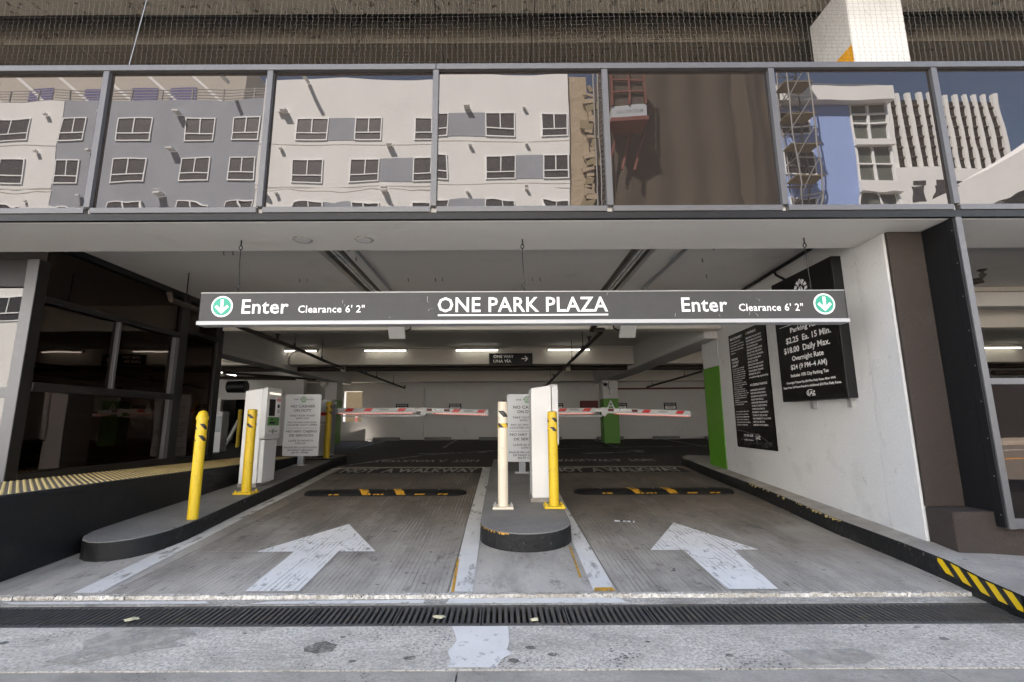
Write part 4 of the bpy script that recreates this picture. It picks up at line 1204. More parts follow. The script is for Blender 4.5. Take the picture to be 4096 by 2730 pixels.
for i in range(9):
    a0, a1 = R(60 + i * 22), R(60 + (i + 1) * 22)
    cy, cz, ra, rz = 4.945, 1.412, .068, .036
    P = lambda a, s: (PX_, cy - ra * s * math.cos(a), cz + rz * s * math.sin(a))
    b.add([P(a0, 1), P(a1, 1), P(a1, .86), P(a0, .86)], [(0, 1, 2, 3)])
flat(b, (PX_, 0, 0), UY, Z1, [(-4.93, 1.382), (-4.875, 1.382), (-4.875, 1.389), (-4.93, 1.389)])
flat(b, (PX_, 0, 0), UY, Z1, [(-5.375, 2.172), (-4.56, 2.172), (-4.56, 2.177), (-5.375, 2.177)])
b.build('logo', M['text_dim'], rb)


def tree_logo(mb, O, U, V, r):
    """round leaf emblem: disc segments split by branch gaps"""
    for s in (-1, 1):
        for (pts) in ([(.05, -.95), (.3, -.9), (.35, -.3), (.05, -.5)], [(.38, -.85), (.75, -.6), (.7, -.2), (.42, -.32)], [(.45, -.18), (.95, -.1), (.95, .15), (.6, .12)],
                      [(.05, -.35), (.36, -.12), (.2, .25), (.05, .35)], [(.52, .22), (.9, .28), (.75, .58), (.42, .42)], [(.28, .3), (.38, .5), (.62, .72), (.35, .9), (.12, .6)],
                      [(.03, .5), (.2, .8), (.1, 1.0), (.03, 1.0)]):
            flat(mb, O, U, V, [(s * a * r, c * r) for a, c in pts])


b = MB(); tree_logo(b, (PX_, 4.925, 2.51), UY, Z1, .12); b.build('emblem', M['sign_white'], rb)

wbd = thing('warning_board', 'narrow black notice panel in small white print on the right wall', 'sign', (3.4, 6.5, .76))
UW = Vector((-.0518, -1, 0)).normalized(); NW = Vector((-1, .0518, 0)).normalized()
ow_ = Vector((wx(7.07), 7.07, 0)) + NW * .004
b = MB(); b.obox(ow_ + UW * .555 + Z1 * 1.573 + NW * .006, UW, Z1, NW, .555, .815, .006); b.build('panel', M['black_sign'], wbd)
PO = ow_ + NW * .0145
U0 = 7.07
L1, L2 = .055, .56


def lines(strs, u0, z0, z1, widths, cap):
    n = len(strs)
    return [(s, u0, z0 + (z1 - z0) * i / max(1, n - 1), w, cap) for i, (s, w) in enumerate(zip(strs, widths))]


wl = ["BREATHING THE AIR IN THIS", "PARKING GARAGE CAN EXPOSE", "YOU TO CHEMICALS INCLUDING", "CARBON MONOXIDE AND", "GASOLINE OR DIESEL ENGINE", "EXHAUST, WHICH ARE KNOWN",
      "TO THE STATE OF CALIFORNIA", "TO CAUSE CANCER, BIRTH", "DEFECTS, OR OTHER", "REPRODUCTIVE HARM. DO NOT", "STAY IN THIS AREA LONGER", "THAN NECESSARY. FOR MORE", "INFORMATION, GO TO:", "www.p65warnings.ca.gov/parking"]
ul = ["UNAUTHORIZED VEHICLES NOT", "DISPLAYING DISTINGUISHING", "PLACARDS OR LICENSE PLATES", "ISSUED FOR PHYSICALLY", "HANDICAPPED PERSONS MAY BE", "TOWED AT OWNER'S EXPENSE.", "TOWED VEHICLES MAY BE",
      "RECLAIMED BY CALLING METRO", "TOWING AT (323) 342-0602", "1720 WORKMAN ST. LA, CA 90031", "LAPD (213) 382-9102", "LAMC 80.71.4 CVC 22658-A"]
pl_ = ["NO PARKING WITHOUT PROPERTY", "OWNER'S PERMISSION, NO TRESPASSING.", "PENAL CODE 602.1. VIOLATORS WILL BE", "TOWED AT VEHICLE OWNER'S EXPENSE.", "CVC 22658-A."]
tk = ["THE PARKING TICKET IS YOUR PARKING", "CONTRACT. IT LICENSES YOU TO PARK", "AND LOCK ONE VEHICLE IN A DESIGNATED", "AREA AT YOUR SOLE RISK AND AT POSTED", "RATES. THE OPERATOR DOES NOT GUARD,", "CARE FOR, OR CONTROL YOUR VEHICLE",
      "OR ITS CONTENTS AND IS NOT", "RESPONSIBLE FOR FIRE, THEFT, DAMAGE,", "OR LOSS. THIS TICKET IS ISSUED BY THE", "OPERATOR AS YOUR CONTRACT", "AND FOR TENDERING PURPOSES ONLY.", "ONLY A LICENSE TO PARK IS GRANTED—NO",
      "BAILMENT IS CREATED. THIS IS NOT A CLAIM", "CHECK. THIS IS YOUR ENTIRE CONTRACT,", "AND NO EMPLOYEE MAY MODIFY ANY OF", "ITS TERMS. BY", "ACCEPTING THIS TICKET, YOU AGREE TO", "ALL THE FOREGOING TERMS."]
au = ["THIS AUTOMOBILE PARKING LOT IS", "REGULATED BY THE LOS ANGELES", "BOARD OF POLICE COMMISSIONERS.", "YOU MAY CONTACT THE BOARD AT", "(213) 966-1270 FOR ANY CONCERNS", "REGARDING ITS OPERATIONS."]
cw = lambda L, c: [len(s) * c for s in L]
text(wbd, 'lettering', M['text_dim'], PO, UW, Z1,
     lines(wl, L2, 2.243, 1.70, cw(wl, .0172), .022) + lines(ul, L2, 1.525, 1.062, cw(ul, .0165), .021) + [("WARNING", L2 + .05, 2.305, .25, .032), ("ACCESSIBLE PARKING", L2, 1.592, .47, .028),
     ("PRIVATE PROPERTY", L1, 2.30, .40, .034), ("PARKING", L1, 2.0, .20, .03), ("CONTRACT", L1, 1.952, .23, .03), ("LIABILITY", L1, 1.905, .20, .03), ("213-322-2208", .24, .915, .28, .028), ("LAZ", .60, .885, .12, .045)], 0.02, joined=True)
text(wbd, 'lettering', M['text_dim'], PO, UW, Z1,
     lines(pl_, L1, 2.256, 2.098, cw(pl_, .0125), .014) + lines(tk, L1, 1.866, 1.353, cw(tk, .0112), .013) + lines(au, L1, 1.25, 1.063, cw(au, .0135), .014) + [("ops@lazparking.com", .24, .862, .27, .014)], 0.02, joined=True)
b = MB()
flat(b, PO, UW, Z1, [(L2 + .0, 2.305), (L2 + .042, 2.305), (L2 + .021, 2.35)]).build('warning_triangle', M['dome'], wbd)
b = MB(); random.seed(5)
for i in range(150):
    u = random.uniform(.03, 1.02)
    zt = .99 - max(0, u - .5) * .36 if u > .15 else .98
    z = random.uniform(.80, max(.82, zt - .09)) if u < .7 else random.uniform(.79, .86)
    r = random.uniform(.003, .009)
    flat(b, PO, UW, Z1, [(u - r, z), (u, z - r * .6), (u + r, z), (u, z + r * .6)])
pts = [(.02, .99), (.2, .985), (.42, .96), (.6, .95), (.8, .90), (1.0, .82)]
for (a, c), (d_, e) in zip(pts, pts[1:]):
    flat(b, PO, UW, Z1, [(a, c), (d_, e), (d_, e + .004), (a, c + .005)])
for i in range(9):
    a0, a1 = R(60 + i * 22), R(60 + (i + 1) * 22)
    Pq = lambda a, s: (.655 + .085 * s * math.cos(a), .905 + .05 * s * math.sin(a))
    flat(b, PO, UW, Z1, [Pq(a0, 1), Pq(a1, 1), Pq(a1, .86), Pq(a0, .86)])
b.build('print', M['mgrey'], wbd)

# ================================================================== ISLANDS
def island(poly, label, name='traffic_island'):
    cx = sum(p[0] for p in poly) / len(poly); cy = sum(p[1] for p in poly) / len(poly)
    t = thing(name, label, 'traffic island', (cx, cy, road(cy)))
    b = MB(); n = len(poly)
    lo = [(x, y, road(y) - .03) for x, y in poly]
    hi = [(cx + (x - cx) * .985, y, road(y) + .142) for x, y in poly]
    b.add(lo + hi, [(i, (i + 1) % n, n + (i + 1) % n, n + i) for i in range(n)]).build('kerb', M['black_paint'], t, smooth=True)
    top = [(cx + (x - cx) * .978, cy + (y - cy) * .998, road(y) + .15) for x, y in poly]
    b = MB(); b.add(hi + top, [(i, (i + 1) % n, n + (i + 1) % n, n + i) for i in range(n)])
    # fan in strips so the sloping top stays flat
    b.add(top, [tuple(range(n))]).build('top', M['island'], t)
    return t


poly = [(.63, 4.58)]
poly += [(.212 + .418 * math.cos(a), 4.58 - .42 * math.sin(a)) for a in [math.pi * i / 18 for i in range(1, 18)]]
poly += [(-.206, 4.58), (-.205, 6), (-.19, 7.6), (-.16, 8.97), (.66, 8.97), (.65, 6.5)]
isl = island(poly, 'grey topped black kerb island between the two lanes')
b = MB(); random.seed(9)
for i in range(26):
    a = random.uniform(.55, 1.6) + math.pi / 2 * .9
    a = random.uniform(math.pi * .62, math.pi * 0.98)
    x, y = .212 + .419 * math.cos(a), 4.58 - .421 * math.sin(a)
    tn = Vector((-math.sin(a), -math.cos(a), 0)); l = random.uniform(.006, .03)
    z = road(y) + .142; h = random.uniform(.004, .018)
    c = Vector((x, y, z))
    b.add([c, c + tn * l, c + tn * l * .8 - Z1 * h, c + tn * l * .2 - Z1 * h * .8], [(0, 1, 2, 3)])
b.build('old_yellow_paint', M['hump_yellow'], isl)
poly = [(-2.83, 4.45)]
poly += [(-3.02, 4.10), (-3.12, 4.0), (-3.26, 3.985), (-3.38, 4.03), (-3.46, 4.12), (-3.5, 4.25)]
poly = [(-2.86, 4.55), (-2.875, 4.35), (-2.92, 4.2), (-3.0, 4.07), (-3.10, 4.0), (-3.2, 3.975), (-3.3, 3.99), (-3.4, 4.05), (-3.47, 4.14), (-3.52, 4.28)]
poly += [(-3.66, 5.9), (-3.76, 7.5), (-3.95, 8.97), (-3.13, 8.97), (-3.02, 7.2), (-2.93, 5.6)]
island(poly, 'long grey topped black kerb island at the foot of the left plinth')
t = thing('traffic_island', 'rear end of the left kerb island carrying the gate cabinet', 'traffic island', (-3.5, 10, .33))
pp = [(-3.95, 8.975), (-3.13, 8.975), (-3.15, 9.9), (-3.3, 10.15), (-3.6, 10.2), (-3.9, 10.05)]
MB().plan(pp, .28, .468).build('kerb', M['black_paint'], t, bevel=.01)
MB().plan([(x * .985 - .05, y * .99 + .1) for x, y in pp], .469, .474).build('top', M['island'], t)
t = thing('traffic_island', 'rear end of the centre island behind the ticket machine', 'traffic island', (.25, 9.3, .33))
pp = [(-.16, 8.975), (.66, 8.975), (.65, 9.4), (.5, 9.75), (.25, 9.85), (0, 9.75), (-.15, 9.4)]
MB().plan(pp, .28, .46).build('kerb', M['black_paint'], t, bevel=.01)

# ================================================================== BOLLARDS
def bollard(x, y, h, r, label, body, dome=False, plate=True, tapes=None, cap=None):
    z = road(y) + .15
    t = thing('bollard', label, 'bollard', (x, y, z), 'bollards guarding the machines')
    pr_ = [(r, z), (r, z + h)]
    if dome:
        pr_ = [(r, z), (r, z + h - .085)]
        MB().lathe(x, y, [(r + .006, z + h - .09), (r + .006, z + h - .06), (r * .98, z + h - .05), (r * .85, z + h - .022), (r * .55, z + h - .006), (r * .1, z + h)], 24).build('dome_cap', body, t, smooth=True)
    MB().lathe(x, y, pr_, 28).build('post', body, t, smooth=True)
    if not dome:
        MB().lathe(x, y, [(r + .001, z + h + .0005), (r * .9, z + h + .008), (r * .4, z + h + .012)], 24).build('cap', cap or body, t)
    if plate:
        bp = MB().box(x - .105, x + .105, y - .1, y + .1, z, z + .022).build('base_plate', body, t, bevel=.003)
        for sx in (-1, 1):
            for sy in (-1, 1):
                MB().lathe(x + sx * .082, y + sy * .078, [(.011, z + .022), (.011, z + .038), (.004, z + .046)], 8).build('bolt', M['galv'] if body is M['cream'] else body, bp)
    for (d0, d1, m) in tapes or ():
        b = MB(); b.ring([[(x + (r + .0012) * math.cos(2 * math.pi * i / 28), y + (r + .0012) * math.sin(2 * math.pi * i / 28), zz) for i in range(28)] for zz in (z + d0, z + d1)], cap=False)
        b.build('tape_band', m, t, smooth=True)
    return t


T = M['tape']
bollard(-2.92, 4.69, 1.012, .048, 'front yellow bollard with a domed cap by the left plinth', M['yellow'], True, False, [(.83, .885, T), (.72, .775, T)])
bollard(-3.055, 5.88, .985, .054, 'yellow bollard on a base plate in front of the left ticket machine', M['yellow'], tapes=[(.885, .935, T), (.775, .825, T)])
bollard(-3.287, 9.12, 1.055, .055, 'yellow bollard behind the left no cashier sign by the gate cabinet', M['yellow'], plate=False, tapes=[(.93, .99, T), (.82, .88, T)])
bollard(.009, 5.08, 1.08, .052, 'cream white bollard with black tape on the centre island', M['cream'], tapes=[(.92, .985, M['tape_white']), (.81, .855, T)], cap=M['black_metal'])
bollard(.534, 5.10, .965, .051, 'yellow bollard right of the centre ticket machine', M['yellow'], tapes=[(.865, .91, T), (.77, .815, T)])
bollard(.50, 8.72, .96, .051, 'yellow bollard hidden behind the centre ticket machine', M['yellow'])

# ================================================================== TICKET MACHINES
def machine(x, y, label, group):
    z = road(y) + .15
    t = thing('ticket_machine', label, 'ticket machine', (x, y, z), group)
    MB().box(x - .015, x + .225, y + .01, y + .4, z, z + .045).build('footing', M['sidewalk'], t)
    # tall body with a slightly sloping top
    prof = [(y, z + .045), (y + .42, z + .045), (y + .42, z + 1.21), (y, z + 1.255)]
    b = MB(); b.prism([(x, z + 1.225), (x, z + .046), (x + .225, z + .046), (x + .225, z + 1.262)], lambda a, c, d: (a, d, c), y, y + .42)
    b.build('body', M['white'], t, bevel=.008)
    # head that carries the screen, rounded in side view
    ya, yb, za, zb, rr = y - .015, y + .40, z + .60, z + 1.275, .045
    pts = []
    for cy, cz, a0 in ((yb - rr, zb - rr, 0), (ya + rr, zb - rr, 90), (ya + rr, za + rr, 180), (yb - rr, za + rr, 270)):
        pts += [(cy + rr * math.cos(R(a0 + q * 18)), cz + rr * math.sin(R(a0 + q * 18))) for q in range(6)]
    b = MB(); b.prism(pts, lambda a, c, d: (d, a, c), x + .232, x + .30)
    hd = b.build('head', M['lgrey'], t, bevel=.004)
    q = [(cy + (ya + yb) / 2 - (ya + yb) / 2, cz) for cy, cz in pts]
    cy0, cz0 = (ya + yb) / 2, (za + zb) / 2
    b = MB(); b.prism([(cy0 + (a - cy0) * .86, cz0 + .02 + (c - cz0) * .86) for a, c in pts], lambda a, c, d: (d, a, c), x + .3005, x + .304)
    b.build('face_panel', M['white'], hd)
    fx = x + .3055
    fb2 = lambda u0, u1, w0, w1, n, m, e=0: MB().box(fx, fx + .003 + e, ya + u0, ya + u1, za + w0, za + w1).build(n, m, hd)
    fb2(.05, .36, .585, .61, 'light_strip', M['slotlight'])
    fb2(.06, .22, .30, .52, 'screen', M['black_sign'])
    fb2(.04, .36, .175, .285, 'green_panel', M['logo_green'])
    fb2(.09, .22, .20, .225, 'ticket_slot', M['black_metal'], .012)
    fb2(.12, .17, .245, .262, 'card_slot', M['black_metal'], .003)
    fb2(.25, .37, .32, .54, 'caution_label', M['sign_white'], .001)
    fb2(.255, .365, .50, .535, 'caution_header', M['red'], .003)
    fb2(.28, .34, .41, .455, 'car_symbol', M['black_sign'], .003)
    for i in range(3): fb2(.275, .35, .34 + i * .02, .348 + i * .02, 'caution_line', M['text_grey'], .003)
    text(hd, 'lettering', M['text_grey'], (fx + .001, ya, za), Y1, Z1, [("ONE  PARK  PLAZA", .08, .09, .25, .02)], 0.02)
    text(hd, 'lettering', M['sign_white'], (fx + .0075, ya, za), Y1, Z1, [("CAUTION", .262, .507, .095, .02)], 0.03)
    b = MB(); tree_logo(b, (fx + .0005, ya + .205, za + .10), Y1, Z1, .035); b.build('emblem', M['logo_green'], hd)
    # lower cabinet
    MB().box(x + .228, x + .285, y + .03, y + .37, z + .05, z + .59).build('lower_cabinet', M['lgrey'], t, bevel=.006)
    return t


machine(-3.375, 6.28, 'white ticket machine with a lit green and black panel on the left island', 'white ticket machines')
machine(.325, 5.33, 'white ticket machine seen from its blank side on the centre island', 'white ticket machines')

# gate cabinets and barrier arms
def gate(xr, y, z, tipx, jointx, label_c, label_a, drop):
    zb = road(y) + .15
    t = thing('gate_cabinet', label_c, 'gate cabinet', (xr - .17, y, zb), 'barrier gate cabinets')
    b = MB(); b.prism([(xr - .34, zb + .03), (xr, zb + .03), (xr, zb + 1.07), (xr - .03, zb + 1.10), (xr - .34, zb + 1.125)], lambda a, c, d: (a, d, c), y - .1, y + .16)
    b.build('housing', M['lgrey'], t, bevel=.01)
    MB().box(xr + .001, xr + .006, y - .07, y + .13, zb + .06, zb + 1.02).build('side_panel', M['mgrey'], t)
    MB().box(xr - .33, xr - .02, y - .085, y + .15, zb, zb + .029).build('footing', M['black_metal'], t)
    MB().box(xr - .30, xr - .07, y - .106, y - .1015, zb + .62, zb + .86).build('danger_label', M['sign_white'], t)
    MB().box(xr - .30, xr - .07, y - .109, y - .1065, zb + .80, zb + .86).build('danger_header', M['red'], t)
    text(t, 'lettering', M['dred'], (xr - .29, y - .108, zb), X1, Z1, [("r", .03, .70, .05, .10), ("moving gate can cause", .0, .67, .20, .018), ("serious injury or death", .0, .645, .20, .018)], 0.04)
    a = thing('barrier_arm', label_a, 'barrier arm', (xr + .05, y, z), 'articulated barrier arms')
    ya = y - .03
    MB().box(xr + .03, xr + .10, ya - .02, ya + .06, z - .03, z + .09).build('mount', M['mgrey'], a, bevel=.005)
    ib = MB().box(xr + .101, jointx, ya - .025, ya + .025, z - .015, z + .085).build('inner_boom', M['lgrey'], a, bevel=.006)
    MB().box(xr + .12, jointx - .05, ya - .031, ya - .0255, z - .036, z - .012).build('led_strip', M['led'], a)
    MB().box(xr + .15, jointx + .12, ya - .012, ya + .012, z - .085, z - .055).build('link_bar', M['silver'], a, bevel=.003)
    MB().box(jointx + .002, jointx + .13, ya - .02, ya + .02, z + .01, z + .075).build('elbow', M['white'], a, bevel=.006)
    b = MB(); b.prism([(jointx + .1, z + .09), (jointx + .22, z + .09), (jointx + .22, z - .02), (jointx + .17, z - .08), (jointx + .11, z - .05)], lambda p, q, d: (p, d, q), ya - .032, ya - .0255)
    b.build('knuckle', M['lgrey'], a)
    s0 = jointx + .135
    u = Vector((tipx - s0, 0, -drop)).normalized(); v = Vector((0, 1, 0)).cross(u) * -1
    v = Vector((-u.z, 0, u.x)); L = (Vector((tipx, 0, 0)) - Vector((s0, 0, 0))).length
    o = Vector((s0, ya, z + .035))
    b = MB(); b.obox(o + u * (L / 2), u, v, Y1, L / 2, .05, .022); ob = b.build('outer_boom', M['lgrey'], a, bevel=.006)
    b = MB(); b.obox(o + u * (L / 2 + .1) - v * .057 - Y1 * .028, u, v, Y1, L / 2 - .12, .012, .003); b.build('led_strip', M['led'], a)
    b = MB()
    for i in range(int(L / .035) - 7):
        c = o + u * (.28 + i * .035) - v * .052 - Y1 * .032
        b.add([c - u * .006 - v * .006, c + u * .006 - v * .006, c + u * .006 + v * .006, c - u * .006 + v * .006], [(0, 1, 2, 3)])
    for i in range(int((jointx - xr - .2) / .035)):
        c = Vector((xr + .15 + i * .035, ya - .0325, z - .018))
        b.add([c + Vector((-.006, 0, -.006)), c + Vector((.006, 0, -.006)), c + Vector((.006, 0, .006)), c + Vector((-.006, 0, .006))], [(0, 1, 2, 3)])
    b.build('led_dots', M['slotlight'], a)
    F0 = Vector((xr + .1, ya - .0275, z + .035)); li = jointx - xr - .1
    F1 = o - Y1 * .0245
    for (F, uu, vv, s) in ((F0, X1, Z1, .09 * li), (F0, X1, Z1, .33 * li), (F0, X1, Z1, .76 * li), (F1, u, v, .44 * L), (F1, u, v, .82 * L)):
        b = MB(); w = .19
        flat(b, F, uu, vv, [(s, -.018), (s + w * .75, -.018), (s + w, .042), (s + w * .28, .042)]).build('red_chevron', M['red'], ib if F is F0 else ob)
    for s in (.06, .33):
        b = MB(); flat(b, F1, u, v, [(s * L, -.012), (s * L + .11, -.012), (s * L + .11, .036), (s * L, .036)]).build('red_reflector', M['dred'], ob)
    b = MB(); flat(b, F1, u, v, [(.06 * L + .115, -.012), (.33 * L - .005, -.012), (.33 * L - .005, .036), (.06 * L + .115, .036)]).build('warning_sticker', M['sign_white'], ob)
    text(ib, 'lettering', M['text_grey'], F0, X1, Z1, [("mAGNETIC", .54 * li, 0, .18, .026)], 0.02)
    text(ob, 'lettering', M['text_grey'], F1 - Y1 * .002, u, v, [("mAGNETIC", .63 * L, 0, .18, .026), ("!", .06 * L + .15, 0, None, .026), ("P", .19 * L, 0, None, .03), ("!", .28 * L, 0, None, .026)], 0.02)


gate(-3.335, 9.5, 1.325, -.27, -1.70, 'grey barrier gate cabinet on the left island behind the yellow bollard', 'red and white barrier arm closing the left lane', .045)
gate(.60, 9.2, 1.30, 3.60, 1.79, 'grey barrier gate cabinet hidden behind the centre ticket machine', 'red and white barrier arm closing the right lane', .065)

# no cashier signs
def nocash(x0, y, ztop, zbot, label, w=.61, pxo=0):
    zb = road(y) + .15
    xc = x0 + w / 2
    t = thing('cashier_sign', label, 'sign', (xc, y, zb), 'no cashier signs on posts')
    MB().box(xc - .05 + pxo, xc + .05 + pxo, y + .01, y + .08, zb + .012, zb + .9).build('post', M['mgrey'], t, bevel=.004)
    MB().box(xc - .11 + pxo, xc + .11 + pxo, y - .06, y + .15, zb, zb + .012).build('base_plate', M['galv'], t)
    r = .03; pts = []
    for cx, cz, a0 in ((x0 + w - r, ztop - r, 0), (x0 + r, ztop - r, 90), (x0 + r, zbot + r, 180), (x0 + w - r, zbot + r, 270)):
        pts += [(cx + r * math.cos(R(a0 + q * 22.5)), cz + r * math.sin(R(a0 + q * 22.5))) for q in range(5)]
    b = MB(); b.prism(pts, lambda a, c, d: (a, d, c), y - .012, y + .006); b.build('board', M['sign_grey'], t)
    f = y - .016
    H_ = ztop - zbot; zz = lambda v: zbot + (v - .569) / 1.044 * H_
    row = [("NO CASHIER", 1.386, .42, .043), ("ON DUTY", 1.315, .30, .043), ("TAKE YOUR TICKET", 1.233, .44, .028), ("WITH YOU", 1.188, .23, .028), ("PAY AT PAY STATION", 1.118, .49, .028), ("LOCATED ON P1 UPPER", 1.075, .52, .028),
           ("NO HAY CAJERO", .964, .53, .038), ("DE SERVICIO", .895, .41, .038), ("LLEVE SU BOLETO", .812, .42, .028), ("CON UD.", .768, .19, .028), ("PAGUE EN LA ESTACIÓN", .699, .55, .028), ("DE PAGO UBICADA", .655, .43, .028), ("EN P1 UPPER", .613, .29, .028)]
    text(t, 'lettering', M['text_grey'], (xc, f, 0), X1, Z1, [(s, 0, zz(z), wd, c, 'C') for s, z, wd, c in row], 0.018)
    text(t, 'lettering', M['text_grey'], (xc, f, 0), X1, Z1, [("ONE", -.17, zz(1.512), .085, .026), ("P", -.055, zz(1.512), None, .028), ("PLAZA", .065, zz(1.512), .11, .024)], 0.01)
    b = MB(); flat(b, (xc, f, 0), X1, Z1, [(-.27, zz(1.034)), (.27, zz(1.034)), (.27, zz(1.039)), (-.27, zz(1.039))]).build('divider', M['text_grey'], t)
    b = MB(); tree_logo(b, (xc + .005, f - .001, zz(1.525)), X1, Z1, .055); b.build('emblem', M['logo_green'], t)


nocash(-3.722, 8.25, 1.612, .572, 'grey NO CASHIER ON DUTY sign on a post at the left island')
nocash(.08, 7.35, 1.547, .535, 'grey NO CASHIER ON DUTY sign half hidden by the centre ticket machine', pxo=-.08)

# ================================================================== SPEED HUMPS
def hump(x0, x1, y, label):
    t = thing('speed_hump', label, 'speed hump', ((x0 + x1) / 2, y, road(y)), 'rubber speed humps')
    hw, hh = .155, .055
    prof = [(-hw, 0), (-hw * .95, .012), (-hw * .6, hh * .72), (-hw * .25, hh), (hw * .25, hh), (hw * .6, hh * .72), (hw * .95, .012), (hw, 0)]
    b = MB()
    def rg(x, s, sz):
        return [(x, y + a * s, road(y + a * s) + c * sz + .001) for a, c in prof]
    xs = []
    for q in range(7):
        th = q / 6 * math.pi / 2
        xs.append((x0 + .16 * (1 - math.sin(th)) if q else x0 + .16, 0, 0))
    rings = []
    for q in range(8):
        th = q / 7 * math.pi / 2
        rings.append(rg(x0 + .17 - .17 * math.cos(th), max(.05, math.sin(th)), max(.05, math.sin(th)) ** .6))
    for q in range(7, -1, -1):
        th = q / 7 * math.pi / 2
        rings.append(rg(x1 - .17 + .17 * math.cos(th), max(.05, math.sin(th)), max(.05, math.sin(th)) ** .6))
    b.ring(rings, close=False); b.build('body', M['rubber'], t, smooth=True)
    L = x1 - x0
    for i, s in enumerate((.36, .57)):
        b = MB()
        cx = x0 + L * s
        rr = []
        for a, c in prof[1:6]:
            off = -(a) * .55
            rr.append([(cx - .055 + off, y + a, road(y + a) + c + .0035), (cx + .06 + off, y + a, road(y + a) + c + .0035)])
        for p0, p1 in zip(rr, rr[1:]):
            b.add([p0[0], p0[1], p1[1], p1[0]], [(0, 1, 2, 3)])
        b.build('yellow_stripe', M['hump_yellow'], t)
    for s in (.2, .47, .72, .86):
        b = MB(); cx = x0 + L * s
        r0, r1 = prof[1], prof[2]
        b.add([(cx - .07, y + r0[0], road(y + r0[0]) + r0[1] + .003), (cx + .06, y + r0[0], road(y + r0[0]) + r0[1] + .003), (cx + .07, y + r0[0] * .85, road(y) - .004 + r0[1] + .012), (cx - .06, y + r0[0] * .85, road(y) - .004 + r0[1] + .012)], [(0, 1, 2, 3)])
        b.build('reflector', M['hump_yellow'], t)
    for s in (.17, .5, .83):
        MB().lathe(x0 + L * s, y, [(.012, road(y) + hh), (.012, road(y) + hh + .004)], 8).build('bolt', M['galv'], t)


hump(-2.64, -.475, 6.6, 'black rubber speed hump with worn yellow stripes in the left lane')
hump(.955, 3.1, 6.62, 'black rubber speed hump with worn yellow stripes in the right lane')

# ================================================================== FAR WALL FITTINGS
RG = 'reserved parking signs on the far wall'
for x, lab in ((-3.7, 'reserved sign seen above the inner half of the left barrier arm'), (-1.73, 'reserved sign seen above the outer half of the left barrier arm'), (2.05, 'reserved sign peeping out right of the centre ticket machine'),
               (4.42, 'reserved sign just right of the green column A'), (6.25, 'rightmost reserved sign on the far wall')):
    t = thing('reserved_sign', lab, 'sign', (x, 17.77, 1.55), RG)
    MB().box(x - .23, x + .23, 17.77, 17.79, 1.55, 1.80).build('board', M['black_sign'], t)
    MB().box(x - .19, x + .19, 17.765, 17.7695, 1.575, 1.685).build('label', M['text_dim'], t)
    text(t, 'lettering', M['sign_white'], (x, 17.766, 0), X1, Z1, [("RESERVED", 0, 1.722, .38, .05, 'C')], 0.0)
    text(t, 'lettering', M['text_grey'], (x, 17.762, 0), X1, Z1, [("OVERSIZED", 0, 1.645, .27, .03, 'C'), ("VEHICLE", 0, 1.595, .22, .03, 'C')], 0.02)
tag(MB().box(2.9, 3.53, 17.55, 17.79, 1.45, 1.88).build('hose_cabinet', M['dred'], None, (3.2, 17.6, 1.45), bevel=.01), 'dark red fire hose cabinet on the far wall left of column A', 'hose cabinet')
for x, lab in ((-4.1, 'concrete wheel stop, leftmost on the far wall'), (-2.28, 'concrete wheel stop under the outer left barrier arm'), (-.35, 'concrete wheel stop behind the cream bollard'), (1.65, 'concrete wheel stop behind the centre ticket machine'),
               (3.85, 'concrete wheel stop at the foot of column A'), (5.83, 'concrete wheel stop under the rightmost reserved sign'), (7.7, 'concrete wheel stop beyond the green pier')):
    b = MB(); b.prism([(-.09, 0), (.09, 0), (.06, .11), (-.06, .11)], lambda a, c, d: (d, 17.2 + a, .487 + c), x - .47, x + .47)
    tag(b.build('wheel_stop', M['island'], None, (x, 17.2, .487), bevel=.008), lab, 'wheel stop', 'wheel stops along the far wall')
t = thing('security_camera', 'small dome camera on the front of column A', 'camera', (3.33, 15.35, 2.3))
MB().lathe(3.34, 15.34, [(.05, 2.25), (.07, 2.29), (.075, 2.34), (.06, 2.37)], 14).build('dome', M['black_metal'], t, smooth=True)
MB().lathe(3.34, 15.34, [(.085, 2.34), (.085, 2.39)], 14).build('mount', M['lgrey'], t)
t = thing('security_camera', 'white dome camera on the column by the bright opening', 'camera', (-5.7, 15.3, 2.35))
MB().lathe(-5.74, 15.3, [(.03, 2.26), (.07, 2.30), (.085, 2.36), (.085, 2.42)], 14).build('dome', M['white'], t, smooth=True)
t = thing('alarm_box', 'small white alarm box on column A with a cable', 'alarm box', (3.53, 15.37, 2.05))
MB().box(3.46, 3.57, 15.34, 15.396, 2.0, 2.13).build('case', M['lgrey'], t, bevel=.008)
MB().tube([(3.47, 15.38, 2.4), (3.44, 15.38, 2.25), (3.5, 15.37, 2.13)], .01, 5).build('cable', M['black_metal'], t)
tag(MB().tube([(-2.9, 17.75, 2.4), (-2.9, 17.75, .6)], .02, 6).build('conduit', M['garage_white'], None, (-2.9, 17.75, .6)), 'white conduit running down the far wall at left', 'conduit')

# litter
def leaf(x, y, z, r, seed, label, m):
    random.seed(seed); n = 11
    pts = [(x + r * random.uniform(.6, 1.15) * math.cos(2 * math.pi * i / n) * 1.35, y + r * random.uniform(.6, 1.15) * math.sin(2 * math.pi * i / n), z + random.uniform(.002, .012)) for i in range(n)]
    b = MB(); b.add(pts + [(x, y, z + .014)], [(i, (i + 1) % n, n) for i in range(n)])
    tag(b.build('dead_leaf', m, None, (x, y, z)), label, 'leaf')


